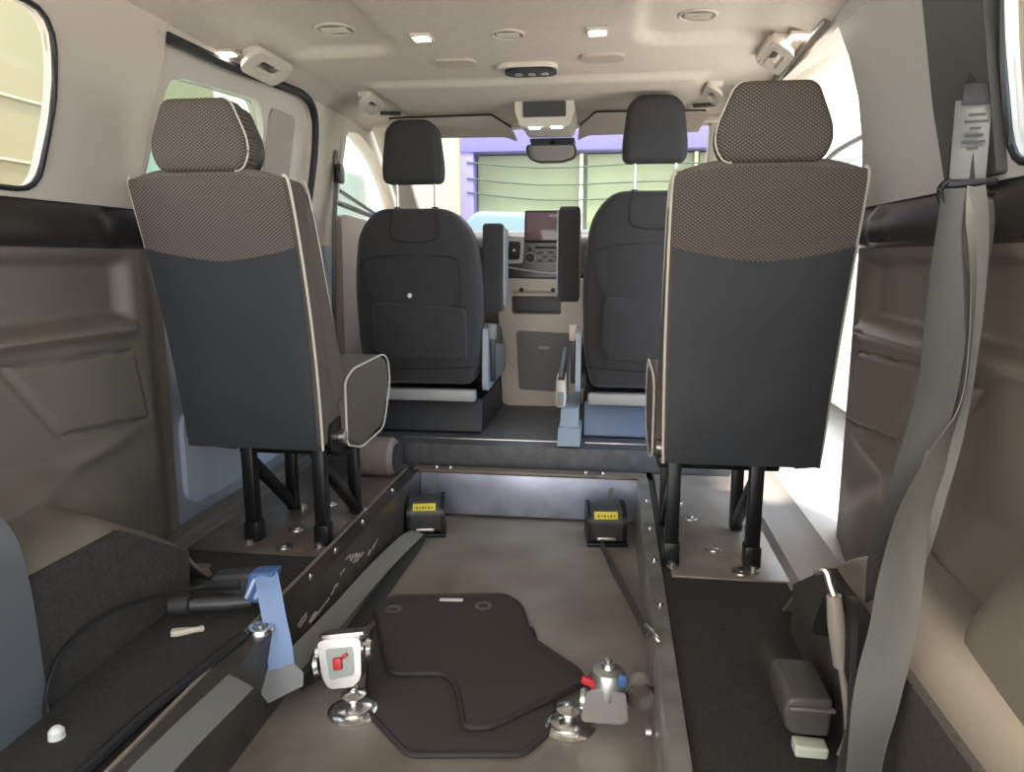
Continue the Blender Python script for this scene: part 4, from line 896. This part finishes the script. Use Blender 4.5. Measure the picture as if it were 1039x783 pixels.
bm = B(); ribbon(bm, [(.805, 1.19, .85), (.800, 1.165, .80), (.790, 1.13, .70), (.768, 1.09, .56), (.722, 1.04, .48), (.684, 1.0, .418), (.655, .95, .350), (.634, .91, .290), (.616, .89, .22), (.602, .872, .13), (.60, .86, .01)], [(1, .3, 0), (1, .3, 0), (.8, .8, 0), (.5, 1, 0), (.8, .6, 0), (1, .5, .1), (1, .1, .1), (1, -.5, .1), (1, -.2, .1), (1, .3, .1), (1, 0, 0)], [.038, .046, .04, .036, .042, .048, .052, .052, .052, .048, .045], .0018, 8); obj('return_webbing', bm, WEBL, e)
bm = B(); ribbon(bm, [(.79, 1.185, .85), (.788, 1.155, .78), (.775, 1.12, .66), (.752, 1.085, .52), (.705, 1.02, .42), (.668, .97, .34), (.622, .93, .22), (.600, .93, .01)], [(1, -.6, 0)] * 4 + [(1, -.2, 0), (1, .4, 0), (1, .5, 0), (1, 0, 0)], .04, .0018, 8); obj('middle_webbing', bm, mat('webbing_mid', (.055, .054, .048), .45, bump=.5, bump_scale=900), e)
# buckle stalk and dark recess on the arch
e = empty('buckle_stalk', (.64, 1.12, .1), 'grey-sleeved cable stalk standing in front of the right wheel arch', 'buckle stalk')
bm = B(); tube(bm, smooth_path([(.600, 1.13, .272), (.612, 1.12, .280), (.618, 1.115, .262), (.624, 1.11, .245)], 4), .006, 8); obj('hook', bm, STEEL, e)
bm = B(); tube(bm, [(.624, 1.11, .245), (.630, 1.105, .20), (.640, 1.10, .135)], [.011, .014, .012], 12); obj('sleeve', bm, mat('sleeve_taupe', (.30, .255, .22), .4), e)
bm = B(); tube(bm, smooth_path([(.640, 1.10, .135), (.648, 1.09, .08), (.652, 1.085, .03), (.640, 1.075, .0)], 5), .0055, 8); obj('cable', bm, mat('cable_taupe', (.28, .24, .20), .5), e)
bm = B(); plate(bm, roundpoly([(1.10, .25), (1.22, .19), (1.27, .10), (1.22, .12), (1.14, .17), (1.06, .12), (1.0, .24)], .02), [], lambda a, b_, t: (t, a, b_), .640, .655); obj('backing_plate', bm, BLACK, e)
bm = B(); ribbon(bm, [(.641, 1.045, .235), (.641, 1.04, .18), (.641, 1.03, .08), (.640, 1.02, .0)], [(1, .2, 0)] * 4, .022, .002); obj('strap', bm, WEB, e)
# grey belt anchor block on the floor
e = empty('belt_anchor_block', (.60, 1.15, 0), 'rounded dark grey plastic housing on the right floor near the viewer', 'anchor housing')
bm = B(); puff(bm, roundpoly([(-.034, .022), (.030, .022), (.032, .085), (-.034, .085), (-.042, .06)], [.02, .008, .008, .015, .02]), lambda u, v, w_: (.597 + u, 1.085 + w_, v), .12, .007, .001); hs = obj('housing', bm, mat('housing_grey', (.075, .068, .065), .42, bump=.1), e)
bm = B(); box(bm, (.597, 1.083, .070), (.068, .01, .006), bev=.002); obj('lid_lip', bm, mat('housing_edge', (.14, .125, .12), .4), hs)
bm = B(); puff(bm, roundpoly([(-.026, .0), (.022, .0), (.024, .018), (-.026, .02)], .005), lambda u, v, w_: (.597 + u, 1.060 + w_, .001 + v), .03, .004, 0); obj('pale_insert', bm, mat('pale_green_white', (.60, .64, .52), .5), e)

# ---------------------------------------------------------------- outside
bm = B(); box(bm, (0, 6, -.50), (60, 60, .1)); struct(obj('ground', bm, mat('yard_concrete', (.60, .58, .54), .9, noise_amt=.1, noise_scale=2)))
# shopfront ahead: purple surround, green-tinted glazing, cream wall
e = empty('shopfront', (0, 8, -.45), 'purple-framed glazed shopfront seen through the windscreen', 'building')
PUR = mat('purple_paint', (.16, .14, .36), .5); GRN = mat('green_tinted_glazing', (.22, .27, .16), .25, noise_amt=.25, noise_scale=1.2)
bm = B(); box(bm, (-1.72, 8.05, 1.5), (.8, .3, 4)); obj('cream_wall', bm, mat('shop_cream', (.42, .40, .25), .8), e)
bm = B(); box(bm, (-1.25, 7.97, .7), (.14, .3, 2.4), bev=.01); box(bm, (.24, 7.955, 2.14), (3.12, .3, .62), bev=.01); obj('purple_frame', bm, PUR, e)
for k in range(3):
    bm = B(); box(bm, (-.63 + k * 1.14 + (0 if k == 0 else .02) - (.27 if k == 2 else 0), 8.05, .68), (1.08 if k < 2 else .54, .05, 2.27)); obj('glass_pane', bm, GRN, e)
for x_ in (-.07, 1.09):
    bm = B(); box(bm, (x_, 8.0, .68), (.035, .12, 2.27)); obj('mullion', bm, mat('mullion_ivory', (.7, .68, .5), .5), e)
bm = B(); box(bm, (.25, 8.12, .9), (3.0, .05, 2.7)); obj('back_wall', bm, mat('shop_dark', (.25, .33, .27), .6), e)
bm = B(); box(bm, (1.74, 7.97, .7), (.10, .3, 2.4), bev=.01); obj('purple_post', bm, PUR, e)
for z_, x0, x1 in ((1.72, -1.25, 1.74), (1.56, -1.25, 1.74), (1.42, -1.25, 1.74)):
    bm = B(); P = [(x0 + (x1 - x0) * k / 8, 7.7, z_ - (.05 + .1 * (1.75 - z_)) * math.sin(PI * k / 8)) for k in range(9)]; tube(bm, [(a, 7.814, c + .012 * math.sin(3 * a) * z_) for a, b_, c in P], .008, 6)
    obj('cable', bm, mat('cable_green', (.04, .06, .04), .7), e)
    #o, {1.72: 'highest sagging cable in front of the shopfront glazing', 1.56: 'middle sagging cable in front of the shopfront glazing', 1.42: 'lowest sagging cable before the shopfront glazing'}[z_], 'cable', 'sagging cables')
bm = B(); puff(bm, roundpoly([(-1.15, -.4), (-.25, -.4), (-.2, 1.02), (-.35, 1.18), (-1.05, 1.20), (-1.15, 1.1)], .06), lambda u, v, w_: (u, 7.2 + w_, v), .3, .05, 0)
tag(obj('display_stand', bm, mat('stand_white_blue', (.13, .20, .25), .5)), 'pale blue-white stand before the shopfront, its top just above the dashboard', 'stand')
# cream boundary wall on the left
bm = B(); box(bm, (-3.1, 2.2, 1.2), (.2, 7.6, 4)); 
o = obj('boundary_wall', bm, mat('wall_cream_yellow', (.27, .222, .125), .85, noise_amt=.06, noise_scale=1)); struct(o); o.name = 'wall_outside_left'
for z_ in (1.28, 1.62):
    bm = B(); box(bm, (-2.995, 2.2, z_), (.012, 7.6, .015)); o = obj('wall_seam', bm, mat('seam_grey', (.36, .35, .27), .8)); o.parent = bpy.data.objects['wall_outside_left']
e = empty('storage_crate', (-2.7, 3.7, -.45), 'teal crate with orange lid edge seen at the foot of the left rear window', 'crate')
bm = B(); box(bm, (-2.7, 3.55, .25), (.4, .9, 1.48), bev=.02); obj('crate_body', bm, mat('teal_plastic', (.03, .16, .12), .5), e)
bm = B(); box(bm, (-2.70, 3.70, 1.02), (.36, .45, .12), rot=(0, .1, 0), bev=.02); obj('orange_lid', bm, mat('orange_card', (.55, .25, .08), .6), e)
bm = B(); puff(bm, roundpoly([(4.3, -.4), (7.6, -.4), (7.6, 1.62), (4.5, 1.62), (4.4, 1.0)], .15), lambda u, v, w_: (-2.75 + w_, u, v), .5, .08, 0); tag(obj('parked_trailer', bm, mat('grey_green_metal', (.20, .26, .24), .4)), 'grey-green trailer parked along the cream wall on the left', 'trailer')
# right: bright pleated cream wall and a pale car beside the open door
bm = B(); n_ = 220; rows = []
for i in range(n_ + 1):
    y = 2.8 + 7.5 * i / n_; x_ = 3.6 + .05 * math.sin(i * .9); rows.append((bm.verts.new((x_, y, -.45)), bm.verts.new((x_, y, 3.6)), bm.verts.new((x_ + .1, y, -.45)), bm.verts.new((x_ + .1, y, 3.6))))
for a, b_ in zip(rows, rows[1:]):
    bm.faces.new([a[0], b_[0], b_[1], a[1]]); bm.faces.new([a[2], b_[2], b_[3], a[3]]); bm.faces.new([a[1], b_[1], b_[3], a[3]])
struct(obj('wall_outside_right', bm, mat('pleated_cream', (.80, .72, .56), .8), sharp=2))
bm = B(); n_ = 60; rows = []
for i in range(n_ + 1):
    x_ = 1.85 + 1.75 * i / n_; y = 7.9 + .05 * math.sin(i * .9); rows.append((bm.verts.new((x_, y, -.45)), bm.verts.new((x_, y, 3.6)), bm.verts.new((x_, y + .1, -.45)), bm.verts.new((x_, y + .1, 3.6))))
for a, b_ in zip(rows, rows[1:]):
    bm.faces.new([a[0], b_[0], b_[1], a[1]]); bm.faces.new([a[2], b_[2], b_[3], a[3]]); bm.faces.new([a[1], b_[1], b_[3], a[3]])
struct(obj('wall_outside_front', bm, mat('pleated_cream', (.80, .72, .56), .8), sharp=2))
e = empty('distant_building', (-5.5, 16, -.45), 'pale building with a light blue band, far off through the left front door window', 'building')
bm = B(); box(bm, (-5.5, 16, 2.3), (4.0, 3.0, 5.5)); obj('wall', bm, mat('far_white', (.60, .60, .58), .8), e)
bm = B(); box(bm, (-5.5, 14.46, 1.9), (4.0, .1, .75)); obj('blue_band', bm, mat('far_blue', (.22, .36, .55), .6), e)
e = empty('parked_car', (2.4, 5.8, -.45), 'pale parked car beyond the open right side, dark roof rail and green-tinted windows', 'car')
body = [(3.6, -.25), (7.3, -.25), (7.35, .45), (7.3, .62), (7.1, .72), (6.9, .78), (4.2, .78), (3.62, .70), (3.5, .30)]
bm = B(); puff(bm, roundpoly(body, .12), lambda u, v, w_: (1.75 + w_, u, v), 1.6, .10, 0); obj('body', bm, mat('car_white', (.75, .76, .74), .3), e)
cab = [(3.9, .76), (7.0, .76), (6.5, 1.36), (6.1, 1.44), (4.5, 1.44), (4.1, 1.30)]
bm = B(); puff(bm, roundpoly(cab, .12), lambda u, v, w_: (1.85 + w_, u, v), 1.4, .12, 0); cb = obj('cabin', bm, mat('car_glass_green', (.35, .45, .36), .12), e)
bm = B(); plate(bm, roundpoly([(4.3, 1.42), (6.3, 1.42), (6.0, 1.49), (4.5, 1.49)], .05), [], lambda a, b_, t: (1.9 + t, a, b_), 0, 1.3); obj('roof', bm, mat('car_white', (.75, .76, .74), .3), e)
bm = B(); tube(bm, smooth_path([(1.9, 4.3, 1.48), (1.9, 4.6, 1.535), (1.9, 5.9, 1.535), (1.9, 6.5, 1.43)], 5), .022, 8); obj('roof_rail', bm, DKPLAS, e)
for y_ in (4.4, 6.6):
    for x_ in (1.76, 3.14):
        bm = B(); lathe(bm, [(0, 0), (.20, 0), (.31, .02), (.33, .06), (.33, .15), (.30, .19), (0, .19)], (x_, y_, -.12), 'X', 28); obj('wheel', bm, BLACK, e)
